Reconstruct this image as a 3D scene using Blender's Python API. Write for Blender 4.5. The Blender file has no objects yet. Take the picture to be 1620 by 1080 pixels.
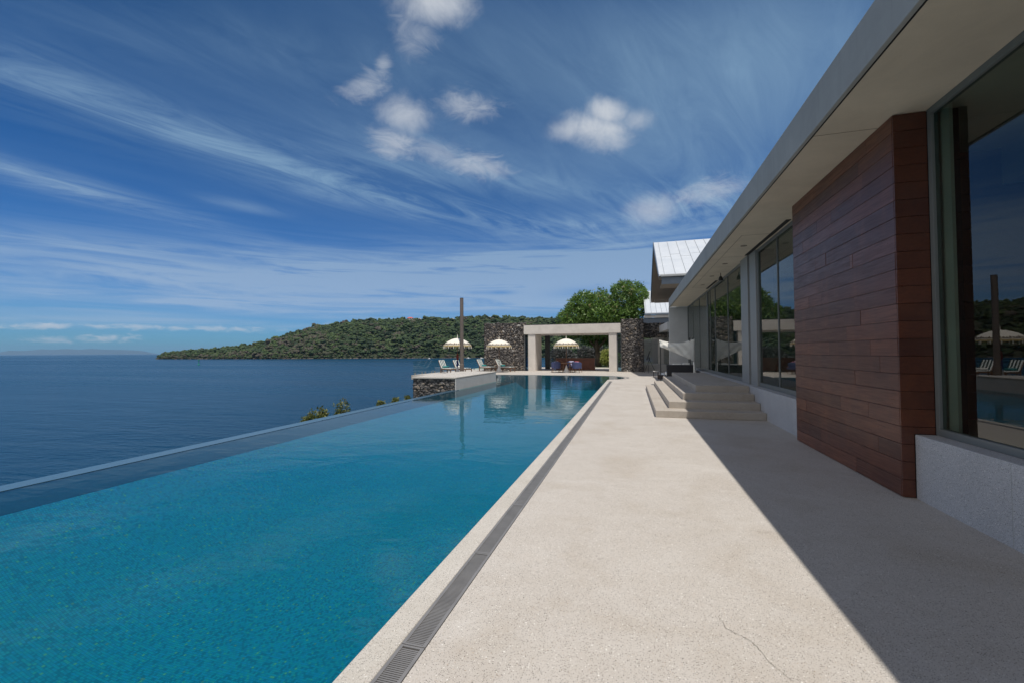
import bpy, math, random
import numpy as np
from mathutils import Vector, Matrix

random.seed(7)
rng = np.random.default_rng(7)
S = bpy.context.scene
COL = S.collection
PI = math.pi

# ------------------------------------------------------------------ camera
FPX = 671.75                       # focal length in pixels of the 1620 px wide photograph
cy, sy = math.cos(0.27777), math.sin(0.27777)
cp, sp = math.cos(0.024647), math.sin(0.024647)
CF = Vector((-sy*cp, cy*cp, sp))
_R = Vector((cy, sy, 0)); _U = _R.cross(CF)
cr, sr = math.cos(-0.0055764), math.sin(-0.0055764)
CR = cr*_R + sr*_U
CU = -sr*_R + cr*_U
cd = bpy.data.cameras.new("camera")
cam = bpy.data.objects.new("camera", cd); COL.objects.link(cam)
cd.sensor_width = 36.0
cd.lens = FPX/1620*36
cd.clip_start = 0.05; cd.clip_end = 90000
cam.matrix_world = Matrix(((CR.x, CU.x, -CF.x, 0), (CR.y, CU.y, -CF.y, 0), (CR.z, CU.z, -CF.z, 1.6), (0, 0, 0, 1)))
S.camera = cam
S.view_settings.view_transform = 'Standard'
S.view_settings.look = 'None'
S.view_settings.gamma = 1.0
S.view_settings.exposure = 0.0

# ------------------------------------------------------------------ light direction
TOSUN = Vector((0.188, -0.28, 1.0)).normalized()
SUN_EL = math.asin(TOSUN.z)
SUN_ROT = math.atan2(TOSUN.x, TOSUN.y)
sl = bpy.data.lights.new("sun", 'SUN'); sl.energy = 4.0; sl.angle = math.radians(0.5); sl.color = (1.0, 0.95, 0.87)
so = bpy.data.objects.new("sun", sl); COL.objects.link(so)
so.rotation_euler = TOSUN.to_track_quat('Z', 'Y').to_euler()
so.location = (30, -40, 150)


# ------------------------------------------------------------------ node helpers
class NT:
    def __init__(s, tree):
        s.t = tree; s.n = tree.nodes; s.l = tree.links

    def new(s, kind, **kw):
        n = s.n.new(kind)
        for k, v in kw.items(): setattr(n, k, v)
        return n

    def put(s, sock, v):
        if isinstance(v, bpy.types.NodeSocket): s.l.new(v, sock)
        elif v is not None: sock.default_value = v

    def math(s, op, a, b=None, c=None, clamp=False):
        n = s.n.new('ShaderNodeMath'); n.operation = op; n.use_clamp = clamp
        s.put(n.inputs[0], a)
        if b is not None: s.put(n.inputs[1], b)
        if c is not None: s.put(n.inputs[2], c)
        return n.outputs[0]

    def vmath(s, op, a, b=None, scale=None):
        n = s.n.new('ShaderNodeVectorMath'); n.operation = op
        s.put(n.inputs[0], a)
        if b is not None: s.put(n.inputs[1], b)
        if scale is not None: s.put(n.inputs[3], scale)
        return n.outputs['Value'] if op in ('DOT_PRODUCT', 'LENGTH', 'DISTANCE') else n.outputs['Vector']

    def noise(s, vec, scale=5, detail=4, rough=0.55, dist=0.0, lac=2.0):
        n = s.n.new('ShaderNodeTexNoise')
        if vec is not None: s.l.new(vec, n.inputs['Vector'])
        n.inputs['Scale'].default_value = scale; n.inputs['Detail'].default_value = detail
        n.inputs['Roughness'].default_value = rough; n.inputs['Distortion'].default_value = dist
        n.inputs['Lacunarity'].default_value = lac
        return n

    def voro(s, vec, scale=5, feature='F1', rand=1.0):
        n = s.n.new('ShaderNodeTexVoronoi'); n.feature = feature
        if vec is not None: s.l.new(vec, n.inputs['Vector'])
        n.inputs['Scale'].default_value = scale
        n.inputs['Randomness'].default_value = rand
        return n

    def ramp(s, fac, stops, interp='LINEAR'):
        n = s.n.new('ShaderNodeValToRGB'); cr_ = n.color_ramp; cr_.interpolation = interp
        while len(cr_.elements) < len(stops): cr_.elements.new(0.5)
        for e, (p, c) in zip(cr_.elements, stops):
            e.position = p
            e.color = (c, c, c, 1) if isinstance(c, (int, float)) else (*c, 1)
        s.put(n.inputs[0], fac)
        return n.outputs[0]

    def maprange(s, v, a, b, c=0.0, d=1.0, smooth=False):
        n = s.n.new('ShaderNodeMapRange'); n.clamp = True
        if smooth: n.interpolation_type = 'SMOOTHSTEP'
        s.put(n.inputs[0], v)
        for i, q in enumerate((a, b, c, d)): n.inputs[1+i].default_value = q
        return n.outputs[0]

    def mix(s, fac, a, b, blend='MIX'):
        n = s.n.new('ShaderNodeMix'); n.data_type = 'RGBA'; n.blend_type = blend
        s.put(n.inputs[0], fac)
        for sock, v in ((n.inputs[6], a), (n.inputs[7], b)):
            if isinstance(v, tuple) and len(v) == 3: v = (*v, 1)
            s.put(sock, v)
        return n.outputs[2]

    def combine(s, x, y, z):
        n = s.n.new('ShaderNodeCombineXYZ')
        s.put(n.inputs[0], x); s.put(n.inputs[1], y); s.put(n.inputs[2], z)
        return n.outputs[0]

    def sep(s, v):
        n = s.n.new('ShaderNodeSeparateXYZ'); s.l.new(v, n.inputs[0]); return n.outputs

    def mapping(s, vec, loc=(0, 0, 0), rot=(0, 0, 0), scale=(1, 1, 1)):
        n = s.n.new('ShaderNodeMapping'); s.l.new(vec, n.inputs[0])
        n.inputs['Location'].default_value = loc; n.inputs['Rotation'].default_value = rot; n.inputs['Scale'].default_value = scale
        return n.outputs[0]


# ------------------------------------------------------------------ world: Nishita sky with cirrus and a few cumulus puffs
def pxdir(x, y):
    d = CF*FPX + CR*(x-810) - CU*(y-540)
    return d.normalized()

W = bpy.data.worlds.new("World"); S.world = W; W.use_nodes = True
W.cycles.sampling_method = 'MANUAL'; W.cycles.sample_map_resolution = 512
w = NT(W.node_tree)
for n in list(w.n): w.n.remove(n)
out = w.new('ShaderNodeOutputWorld'); bg = w.new('ShaderNodeBackground')
bg.inputs['Strength'].default_value = 0.1
w.l.new(bg.outputs[0], out.inputs[0])
sky = w.new('ShaderNodeTexSky', sky_type='NISHITA', sun_disc=False)
sky.sun_elevation = SUN_EL; sky.sun_rotation = SUN_ROT
sky.altitude = 0; sky.air_density = 1.0; sky.dust_density = 0.3; sky.ozone_density = 3.0
tc = w.new('ShaderNodeTexCoord')
D = tc.outputs['Generated']
dx, dy, dz = w.sep(D)
zc = w.math('MAXIMUM', dz, 0.012)
plane = w.combine(w.math('DIVIDE', dx, w.math('ADD', zc, 0.03)), w.math('DIVIDE', dy, w.math('ADD', zc, 0.03)), 0.0)
def pl(x, y):
    d = pxdir(x, y); return Vector((d.x/(d.z+.03), d.y/(d.z+.03)))
st = pl(560, 300)-pl(0, 120)
ang = math.atan2(st.y, st.x)
# fibrous cirrus noise stretched along the wind
vfib = w.mapping(plane, rot=(0, 0, -ang))
vf1 = w.mapping(vfib, scale=(0.55, 1.9, 1))
fib = w.noise(vf1, 2.0, 11, 0.68, 1.5).outputs[0]
fibm = w.maprange(fib, 0.38, 0.66)
vf2 = w.mapping(vfib, loc=(3.1, 1.7, 0), scale=(0.12, 0.7, 1))
fib2 = w.noise(vf2, 1.5, 7, 0.55, 0.4).outputs[0]
fib2m = w.maprange(fib2, 0.42, 0.7)
# puffy noise on the sphere
puf = w.noise(D, 11.0, 10, 0.66, 0.3).outputs[0]
wisp = w.noise(w.mapping(D, scale=(1, 1, 2.2)), 16.0, 8, 0.68, 0.9).outputs[0]
tiny = w.noise(w.mapping(D, scale=(1, 1, 2.6)), 34.0, 6, 0.62, 0.5).outputs[0]
lay = w.noise(w.mapping(D, scale=(1.1, 1.1, 17)), 3.0, 8, 0.62, 0.9).outputs[0]
laym = w.maprange(lay, 0.36, 0.66)

def blob(px, py, rx, ry, adeg=0):
    """soft elliptical patch of sky round one direction: 1 in the middle, 0 at the rim"""
    c = pxdir(px, py)
    a = math.radians(adeg)
    e1 = pxdir(px+math.cos(a)*4, py+math.sin(a)*4); e2 = pxdir(px-math.sin(a)*4, py+math.cos(a)*4)
    t1 = (e1-c); t1 -= c*t1.dot(c); k1 = t1.length/4; t1.normalize()
    t2 = (e2-c); t2 -= c*t2.dot(c); t2 -= t1*t2.dot(t1); k2 = t2.length/4; t2.normalize()
    v1 = t1/(rx*k1); v2 = t2/(ry*k2)
    u = w.vmath('DOT_PRODUCT', D, tuple(v1)); v = w.vmath('DOT_PRODUCT', D, tuple(v2))
    r2 = w.math('ADD', w.math('MULTIPLY', u, u), w.math('MULTIPLY', v, v))
    return w.math('POWER', 2.718, w.math('MULTIPLY', r2, -1.0)), v

tot = None
def add(v):
    global tot
    tot = v if tot is None else w.math('ADD', tot, v)

# streaks (px, py, half length, half width, slope, strength)
for (px, py, rx, ry, a, k) in [
        (190, 165, 240, 26, 20, .50), (330, 225, 300, 30, 19, .50), (60, 150, 170, 50, 20, .18), (540, 290, 180, 24, 14, .50),
        (420, 80, 420, 50, 8, .20), (180, 312, 260, 15, 16, .60), (60, 290, 140, 18, 16, .42), (390, 327, 70, 9, 10, .35),
        (760, 345, 230, 20, 9, .55), (900, 300, 200, 20, 8, .42), (1010, 350, 220, 24, -6, .50),
        (1150, 130, 320, 150, -12, .74), (1120, 310, 130, 36, -8, .60), (880, 60, 380, 100, 6, .34), (640, 260, 190, 50, 8, .32), (665, 215, 120, 80, 12, .34), (420, 200, 300, 90, 18, .26), (1000, 260, 260, 60, -4, .30)]:
    g, _ = blob(px, py, rx, ry, a)
    add(w.math('MULTIPLY', w.math('MULTIPLY', g, k*1.05), w.math('ADD', w.math('MULTIPLY', fibm, .62 if ry < 60 else .20), w.math('ADD', w.math('MULTIPLY', fib2m, .34 if ry < 60 else .14), .04 if ry < 60 else .46))))
# whitish layered sheet low over the horizon
for (px, py, rx, ry, a, k) in [(790, 450, 400, 46, 1, 1.0), (360, 430, 430, 38, 4, .74), (120, 400, 240, 30, 6, .40), (1100, 400, 300, 60, -4, .5), (930, 432, 230, 34, -2, .55),
                               (300, 480, 480, 18, 2, .62), (120, 470, 150, 6, 3, .5), (150, 503, 320, 11, 1, .42), (420, 515, 300, 12, 1, .30), (820, 430, 330, 38, 0, .35)]:
    g, _ = blob(px, py, rx, ry, a)
    add(w.math('MULTIPLY', w.math('MULTIPLY', g, k), w.math('ADD', w.math('MULTIPLY', laym, .72), .28)))
add(w.math('MULTIPLY', fib2m, .05))
veil = w.math('MINIMUM', tot, 0.74)
# darker grey-blue streaks that lie in front of the sheet
drk = None
for (px, py, rx, ry, a, k) in [(190, 484, 260, 5, 5, .75), (480, 508, 220, 4, 2, .7), (340, 413, 110, 6, 6, .55), (60, 407, 120, 14, 4, .4), (792, 463, 22, 4, 0, .7),
                               (757, 475, 20, 3, 0, .5), (752, 463, 20, 3, 0, .5), (930, 462, 60, 9, -4, .6), (60, 496, 180, 10, 3, .4)]:
    g, _ = blob(px, py, rx, ry, a)
    g = w.math('MULTIPLY', w.math('MULTIPLY', g, k), w.math('ADD', w.math('MULTIPLY', laym, .6), .4))
    drk = g if drk is None else w.math('ADD', drk, g)
veil = w.math('MULTIPLY', veil, w.math('SUBTRACT', 1.0, drk, clamp=True))
# cumulus puffs
cum = None; shade = None
for (px, py, rx, ry, a, k, nz) in [
        (695, 8, 62, 34, 5, 1.0, 0), (655, 55, 34, 38, 20, .40, 1), (640, 182, 44, 34, 10, .80, 0), (622, 225, 44, 24, 5, .62, 1), (578, 136, 42, 22, -20, .52, 1), (606, 104, 14, 26, 25, .45, 1),
        (742, 166, 46, 24, 8, .56, 1), (948, 208, 62, 30, 6, 1.15, 0), (962, 178, 36, 24, 10, 1.1, 0), (905, 205, 40, 20, -8, .8, 0), (1005, 192, 30, 20, -5, .62, 0),
        (755, 262, 52, 20, 10, .6, 1), (700, 245, 60, 20, 20, .4, 1), (1035, 332, 46, 26, -6, .58, 0), (1120, 305, 60, 20, -12, .5, 1),
        (60, 516, 70, 4.5, 0, .7, 2), (170, 517, 60, 4, 1, .6, 2), (75, 537, 40, 5, 0, .55, 2), (165, 536, 60, 6, -1, .75, 2), (265, 519, 70, 4, 1, .5, 2), (365, 521, 60, 4, 1, .5, 2), (515, 517, 14, 6, -20, .4, 1)]:
    g, vv = blob(px, py, rx*1.25, ry*1.25, a)
    nse = (puf, wisp, tiny)[nz]
    m = w.math('ADD', w.math('MULTIPLY', g, 1.5), w.math('MULTIPLY', w.math('SUBTRACT', nse, .5), (1.9, 2.3, 4.2)[nz]))
    m = w.math('MULTIPLY', w.math('MULTIPLY', w.maprange(m, .45, 1.95, 0, 1, True), w.maprange(g, .03, .30)), k*.95)
    cum = m if cum is None else w.math('MAXIMUM', cum, m)
    sh = w.math('MULTIPLY', m, w.maprange(vv, -.5, 1.2))
    shade = sh if shade is None else w.math('MAXIMUM', shade, sh)
# sky colour: polarised deep blue
hs = w.new('ShaderNodeHueSaturation'); hs.inputs['Saturation'].default_value = 1.12; hs.inputs['Value'].default_value = 1.0
w.l.new(sky.outputs[0], hs.inputs['Color'])
tint = w.mix(w.maprange(dz, .05, .55), (0.21, 0.535, 0.95), (0.11, 0.41, 0.64))      # polarised: deeper towards the zenith
skyc = w.mix(1.0, hs.outputs[0], tint, 'MULTIPLY')
c1 = w.mix(veil, skyc, w.mix(w.maprange(dz, .08, .34), (3.75, 4.9, 6.6), (2.45, 3.95, 5.6)))
# unseen bright broken cloud, added behind the view to lift and neutralise the shade
south = w.maprange(w.vmath('DOT_PRODUCT', D, (-.35, -.90, .26)), .12, .55, 0, 1, True)
fill_cloud = w.maprange(w.noise(D, 2.6, 6, .6, .4).outputs[0], .34, .60, 0, 1, True)
c1 = w.mix(w.math('MULTIPLY', south, fill_cloud), c1, (7.6, 7.3, 6.9))
cumcol = w.mix(shade, (6.6, 6.9, 7.3), (4.0, 4.5, 5.3))
c2 = w.mix(cum, c1, cumcol)
w.l.new(c2, bg.inputs['Color'])


# ------------------------------------------------------------------ materials
MATS = {}
def material(name):
    m = bpy.data.materials.new(name); m.use_nodes = True
    t = NT(m.node_tree)
    b = t.n['Principled BSDF']
    MATS[name] = m
    return m, t, b

def objco(t): return t.new('ShaderNodeTexCoord').outputs['Object']
def geoco(t): return t.new('ShaderNodeNewGeometry').outputs['Position']

def bump(t, b, h, strength=.3, dist=.01):
    n = t.new('ShaderNodeBump'); n.inputs['Strength'].default_value = strength; n.inputs['Distance'].default_value = dist
    t.l.new(h, n.inputs['Height']); t.l.new(n.outputs[0], b.inputs['Normal'])
    return n.outputs[0]

def simple(name, col, rough=.6, var=.12, scale=3., metal=0., bumpk=.0, bscale=60., spec=.5):
    m, t, b = material(name)
    g = geoco(t)
    n = t.noise(g, scale, 5, .6).outputs[0]
    c = t.ramp(n, [(.25, tuple(x*(1-var) for x in col)), (.75, tuple(min(1, x*(1+var)) for x in col))])
    t.l.new(c, b.inputs['Base Color'])
    b.inputs['Roughness'].default_value = rough; b.inputs['Metallic'].default_value = metal
    b.inputs['Specular IOR Level'].default_value = spec
    if bumpk: bump(t, b, t.noise(g, bscale, 4, .6).outputs[0], bumpk, .004)
    return m

def terrazzo(name, base, warm, fine=1.0, stains=True, rough=.72):
    m, t, b = material(name)
    g = geoco(t)
    n1 = t.noise(g, .9, 6, .62, .6).outputs[0]
    n2 = t.noise(g, 6.0, 5, .6).outputs[0]
    c = t.ramp(n1, [(.30, tuple(x*.95 for x in warm)), (.5, base), (.72, tuple(min(1, x*1.05) for x in base))])
    c = t.mix(t.maprange(n2, .35, .7, 0, .35), c, tuple(x*.9 for x in warm))
    # aggregate: grey-brown, dark and pale chips of several sizes
    for sc, thr, colr, keep in ((190, .36, (.24, .20, .16), .62), (120, .34, (.055, .048, .042), .42), (75, .30, (.70, .68, .63), .16), (95, .26, (.42, .30, .19), .10), (48, .20, (.055, .05, .045), .09), (38, .22, (.74, .72, .68), .04)):
        v = t.voro(g, sc*fine)
        inside = t.maprange(v.outputs['Distance'], thr*.75, thr, 1, 0)
        rnd = t.sep(v.outputs['Color'])[0]
        sel = t.math('LESS_THAN', rnd, keep)
        c = t.mix(t.math('MULTIPLY', t.math('MULTIPLY', inside, sel), .85), c, colr)
    if stains:
        n3 = t.noise(t.mapping(g, scale=(1, .45, 1)), .55, 7, .7, 1.2).outputs[0]
        c = t.mix(t.maprange(n3, .56, .78, 0, .09), c, (.33, .28, .225))
        n4 = t.noise(t.mapping(g, scale=(.55, 1, 1)), 1.3, 7, .68, .8).outputs[0]
        c = t.mix(t.maprange(n4, .52, .74, 0, .26), c, (.66, .64, .61))
    t.l.new(c, b.inputs['Base Color'])
    b.inputs['Roughness'].default_value = rough
    bump(t, b, t.noise(g, 260*fine, 3, .6).outputs[0], .25, .002)
    return m

terrazzo('deck', (.500, .463, .422), (.468, .417, .360))
terrazzo('coping', (.53, .50, .455), (.49, .455, .40), 1.1, False)
terrazzo('plinth', (.47, .475, .49), (.43, .435, .45), 1.0, False)
terrazzo('step', (.445, .40, .35), (.395, .345, .285), 1.15, False)

def concrete(name, col, streak=.15):
    m, t, b = material(name)
    g = geoco(t)
    n1 = t.noise(g, 1.3, 7, .65, .4).outputs[0]
    n2 = t.noise(t.mapping(g, scale=(6, 6, .35)), 2.2, 6, .6).outputs[0]
    c = t.ramp(n1, [(.28, tuple(x*.86 for x in col)), (.72, tuple(min(1, x*1.08) for x in col))])
    c = t.mix(t.maprange(n2, .52, .75, 0, streak*2), c, tuple(x*.62 for x in col))
    sp_ = t.noise(g, 90, 3, .6).outputs[0]
    c = t.mix(t.maprange(sp_, .62, .75, 0, .4), c, tuple(x*.7 for x in col))
    t.l.new(c, b.inputs['Base Color']); b.inputs['Roughness'].default_value = .75
    bump(t, b, sp_, .15, .003)
    return m
concrete('fascia', (.36, .36, .35))
concrete('soffit', (.66, .57, .45), .03)
concrete('render_white', (.66, .615, .565), .05)
concrete('render_grey', (.52, .52, .51), .05)
concrete('block_white', (.60, .59, .565), .08)

# boards of the timber wall: one tone per board from a colour attribute
m, t, b = material('hardwood')
at = t.new('ShaderNodeAttribute', attribute_name='tone')
g = geoco(t)
tone = at.outputs['Fac']
shift = t.vmath('ADD', t.mapping(g, scale=(6, .7, 14)), t.combine(0, t.math('MULTIPLY', tone, 37.0), 0))
gr = t.noise(shift, 3.0, 8, .65, .9).outputs[0]
c = t.ramp(tone, [(0, (.086, .029, .017)), (.35, (.122, .040, .021)), (.7, (.158, .051, .026)), (1, (.20, .072, .038))])
c = t.mix(t.maprange(gr, .38, .66, 0, .55), c, (.040, .015, .012))
n2 = t.noise(g, 1.4, 4, .6, .5).outputs[0]
c = t.mix(t.maprange(n2, .48, .72, 0, .40), c, (.075, .040, .034))
n3 = t.noise(t.mapping(g, scale=(1, 1.6, .5)), 2.6, 5, .65, .4).outputs[0]
c = t.mix(t.maprange(n3, .50, .70, 0, .35), c, (.20, .07, .035))
t.l.new(c, b.inputs['Base Color'])
t.l.new(t.maprange(gr, .3, .7, .26, .50), b.inputs['Roughness'])
bump(t, b, gr, .25, .003)

simple('frame_grey', (.16, .17, .165), .45, .06, 2.0)
simple('frame_dark', (.035, .037, .036), .4, .1, 2.0)
simple('pillar_grey', (.27, .275, .27), .5, .05, 1.5)
simple('crack_grey', (.16, .14, .12), .9, .1, 2.0)
simple('dark_gap', (.012, .012, .012), .8, .1, 2.0)
simple('steel', (.27, .26, .25), .45, .15, 6.0, .35)
simple('interior_wall', (.36, .36, .335), .8, .08, .7)
simple('interior_floor', (.34, .31, .27), .35, .12, .8)
simple('seam_grey', (.34, .37, .40), .5, .08, 2.)
simple('gutter_blue', (.13, .16, .20), .5, .08, 2.)
simple('underside', (.27, .215, .165), .7, .08, 1.0)
simple('pole_brown', (.17, .135, .115), .6, .14, 2.0)
simple('wicker_dark', (.022, .021, .024), .6, .3, 40, bumpk=.5, bscale=90)
simple('wicker_blue', (.045, .06, .155), .6, .25, 30, bumpk=.5, bscale=80)
simple('teak', (.17, .085, .045), .55, .25, 5.)
simple('bar_wood', (.15, .05, .028), .5, .3, 4.)
simple('canvas_white', (.76, .715, .63), .85, .05, 3.)
simple('gold_trim', (.50, .37, .16), .7, .2, 20.)
simple('motif_dark', (.10, .075, .05), .8, .2, 20.)
simple('linen', (.80, .79, .74), .85, .05, 4.)
simple('white_stone', (.58, .56, .53), .7, .1, 6.)
simple('teal_towel', (.02, .22, .22), .9, .2, 9.)
simple('red_cloth', (.20, .03, .025), .85, .2, 9.)
simple('navy_cloth', (.02, .03, .14), .85, .2, 9.)
simple('pink_cloth', (.62, .16, .20), .85, .2, 9.)
simple('lilac_cloth', (.45, .45, .62), .85, .1, 9.)
simple('black_metal', (.02, .02, .02), .4, .1, 9.)
simple('bark', (.10, .075, .05), .9, .35, 6., bumpk=.6, bscale=14)
simple('red_roof', (.52, .10, .085), .7, .12, .3)
simple('house_cream', (.62, .56, .46), .8, .08, .4)
simple('window_dark', (.03, .035, .04), .3, .1, .4)
simple('green_buoy', (.02, .25, .16), .5, .1, .4)
simple('boat_white', (.78, .78, .76), .4, .05, .4)
simple('pot_white', (.62, .66, .70), .4, .05, 4.)
simple('box_brown', (.07, .05, .042), .6, .2, 5.)
simple('cabinet_grey', (.36, .37, .37), .6, .06, 2.)
simple('spill_tile', (.045, .10, .15), .22, .15, 25., spec=.28)

# metal roof sheet
m, t, b = material('zinc_roof')
g = geoco(t)
n1 = t.noise(g, 1.1, 5, .6).outputs[0]
t.l.new(t.ramp(n1, [(.3, (.56, .60, .64)), (.7, (.66, .69, .72))]), b.inputs['Base Color'])
b.inputs['Roughness'].default_value = .42; b.inputs['Metallic'].default_value = .15

# stripes run along the length of the lounger
m, t, b = material('stripe_cloth')
o = objco(t)
sx_ = t.sep(o)[1]
wv = t.math('FRACT', t.math('MULTIPLY', t.math('ADD', sx_, 5.0), 7.0))
st_ = t.math('GREATER_THAN', wv, .46)
t.l.new(t.mix(st_, (.66, .67, .64), (.020, .065, .07)), b.inputs['Base Color']); b.inputs['Roughness'].default_value = .9

# volcanic rubble: one tone per stone
m, t, b = material('lava_stone')
at = t.new('ShaderNodeAttribute', attribute_name='tone')
g = geoco(t)
c = t.ramp(at.outputs['Fac'], [(0, (.065, .061, .062)), (.35, (.14, .128, .122)), (.62, (.22, .20, .185)), (.82, (.28, .22, .165)), (1, (.52, .49, .45))])
n = t.noise(g, 11, 6, .7).outputs[0]
c = t.mix(t.maprange(n, .42, .7, 0, .5), c, (.04, .036, .036))
t.l.new(c, b.inputs['Base Color']); b.inputs['Roughness'].default_value = .9
bump(t, b, t.noise(g, 35, 6, .7).outputs[0], .8, .02)
simple('mortar', (.040, .036, .033), .95, .3, 12., bumpk=.6, bscale=30)

# pool mosaic
m, t, b = material('mosaic')
g = geoco(t)
TS = 0.021
sc = t.vmath('SCALE', g, None, 1/TS)
fl = t.vmath('FLOOR', t.vmath('ADD', sc, (.5, .5, .5)))
wn = t.new('ShaderNodeTexWhiteNoise', noise_dimensions='3D'); t.l.new(fl, wn.inputs['Vector'])
c = t.ramp(wn.outputs['Value'], [(0, (0.0016, 0.0920, 0.1515)), (.18, (0.0024, 0.1197, 0.1976)), (.36, (0.0024, 0.1350, 0.2042)), (.54, (0.0032, 0.1534, 0.2174)), (.72, (0.0032, 0.1380, 0.2398)), (.86, (0.0104, 0.1534, 0.1960)),
                                 (.955, (0.0364, 0.1718, 0.1680)), (.984, (0.1248, 0.1963, 0.1288)), (.994, (0.1248, 0.1350, 0.1120))], 'CONSTANT')
patch = t.noise(g, .55, 5, .6, .5).outputs[0]
c = t.mix(t.maprange(patch, .42, .68, 0, .25), c, (.006, .095, .115))
fr = t.vmath('FRACTION', t.vmath('ADD', sc, (.5, .5, .5)))
fx, fy, fz = t.sep(fr)
gx = t.math('GREATER_THAN', t.math('ABSOLUTE', t.math('SUBTRACT', fx, .5)), .44)
gy = t.math('GREATER_THAN', t.math('ABSOLUTE', t.math('SUBTRACT', fy, .5)), .44)
gl = t.math('MAXIMUM', gx, gy)
c = t.mix(t.math('MULTIPLY', gl, .8), c, (.006, .045, .07))
t.l.new(c, b.inputs['Base Color']); b.inputs['Roughness'].default_value = .5

# tiles of the overflow wall, dark slate blue
m, t, b = material('slate_tile')
g = geoco(t)
sc = t.vmath('SCALE', g, None, 1/TS)
fl = t.vmath('FLOOR', t.vmath('ADD', sc, (.5, .5, .5)))
wn = t.new('ShaderNodeTexWhiteNoise', noise_dimensions='3D'); t.l.new(fl, wn.inputs['Vector'])
t.l.new(t.ramp(wn.outputs['Value'], [(0, (.006, .018, .030)), (.5, (.010, .024, .038)), (1, (.016, .034, .048))]), b.inputs['Base Color'])
b.inputs['Roughness'].default_value = .5

# pool water: a clear skin that mirrors by angle and is see-through below
def water_mat():
    m = bpy.data.materials.new('pool_water'); m.use_nodes = True; MATS['pool_water'] = m
    t = NT(m.node_tree)
    for n in list(t.n): t.n.remove(n)
    o = t.new('ShaderNodeOutputMaterial'); mx = t.new('ShaderNodeMixShader')
    tr = t.new('ShaderNodeBsdfTransparent'); tr.inputs[0].default_value = (.42, .97, 1.0, 1)
    gl = t.new('ShaderNodeBsdfGlossy'); gl.inputs['Roughness'].default_value = .012; gl.inputs['Color'].default_value = (.95, .97, 1, 1)
    fr = t.new('ShaderNodeFresnel'); fr.inputs[0].default_value = 1.333
    g = geoco(t)
    h1 = t.noise(t.mapping(g, scale=(.8, 1.2, 1)), 1.6, 3, .5, .4).outputs[0]
    h2 = t.noise(t.mapping(g, scale=(.7, 1.3, 1)), 6.5, 3, .5, .3).outputs[0]
    h = t.math('ADD', h1, t.math('MULTIPLY', h2, .16))
    bp = t.new('ShaderNodeBump'); bp.inputs['Strength'].default_value = .35; bp.inputs['Distance'].default_value = .022
    t.l.new(h, bp.inputs['Height'])
    t.l.new(bp.outputs[0], gl.inputs['Normal']); t.l.new(bp.outputs[0], fr.inputs['Normal'])
    t.l.new(t.math('MULTIPLY', fr.outputs[0], .78), mx.inputs[0]); t.l.new(tr.outputs[0], mx.inputs[1]); t.l.new(gl.outputs[0], mx.inputs[2])
    t.l.new(mx.outputs[0], o.inputs[0])
water_mat()

# sea
m, t, b = material('sea')
g = geoco(t)
n1 = t.noise(t.mapping(g, rot=(0, 0, .35), scale=(.5, 1, 1)), .9, 5, .6, .3).outputs[0]
n2 = t.noise(t.mapping(g, rot=(0, 0, .2), scale=(.35, 1, 1)), .16, 5, .6, .3).outputs[0]
n3 = t.noise(t.mapping(g, rot=(0, 0, .1), scale=(.12, 1, 1)), .006, 6, .6, .4).outputs[0]
h = t.math('ADD', t.math('MULTIPLY', n1, .25), n2)
c = t.ramp(n3, [(.35, (.0015, .030, .070)), (.65, (.003, .046, .098))])
t.l.new(c, b.inputs['Base Color'])
t.l.new(t.maprange(n3, .35, .68, .22, .34), b.inputs['Roughness'])
b.inputs['IOR'].default_value = 1.333; b.inputs['Specular IOR Level'].default_value = .16
bump(t, b, h, .7, 1.0)

# architectural glass: green tinted, mirrors by angle
def glass_mat(name, tint, ior=1.52, rough=.0):
    m = bpy.data.materials.new(name); m.use_nodes = True; MATS[name] = m
    t = NT(m.node_tree)
    for n in list(t.n): t.n.remove(n)
    o = t.new('ShaderNodeOutputMaterial'); mx = t.new('ShaderNodeMixShader')
    tr = t.new('ShaderNodeBsdfTransparent'); tr.inputs[0].default_value = (*tint, 1)
    gl = t.new('ShaderNodeBsdfGlossy'); gl.inputs['Roughness'].default_value = rough
    fr = t.new('ShaderNodeFresnel'); fr.inputs[0].default_value = ior
    g = geoco(t)
    bp = t.new('ShaderNodeBump'); bp.inputs['Strength'].default_value = .02; bp.inputs['Distance'].default_value = .02
    t.l.new(t.noise(g, .8, 2, .5).outputs[0], bp.inputs['Height'])
    t.l.new(bp.outputs[0], gl.inputs['Normal'])
    gn = t.new('ShaderNodeNewGeometry')      # only the outer face mirrors: the thin pane is not refracted
    t.l.new(t.math('MULTIPLY', fr.outputs[0], t.math('SUBTRACT', 1.0, gn.outputs['Backfacing'])), mx.inputs[0]); t.l.new(tr.outputs[0], mx.inputs[1]); t.l.new(gl.outputs[0], mx.inputs[2])
    t.l.new(mx.outputs[0], o.inputs[0])
glass_mat('window_glass', (.64, .71, .67), 1.82)
glass_mat('rail_glass', (.78, .92, .90), 1.5)
glass_mat('louvre_glass', (.35, .50, .58), 1.6, .05)

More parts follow.
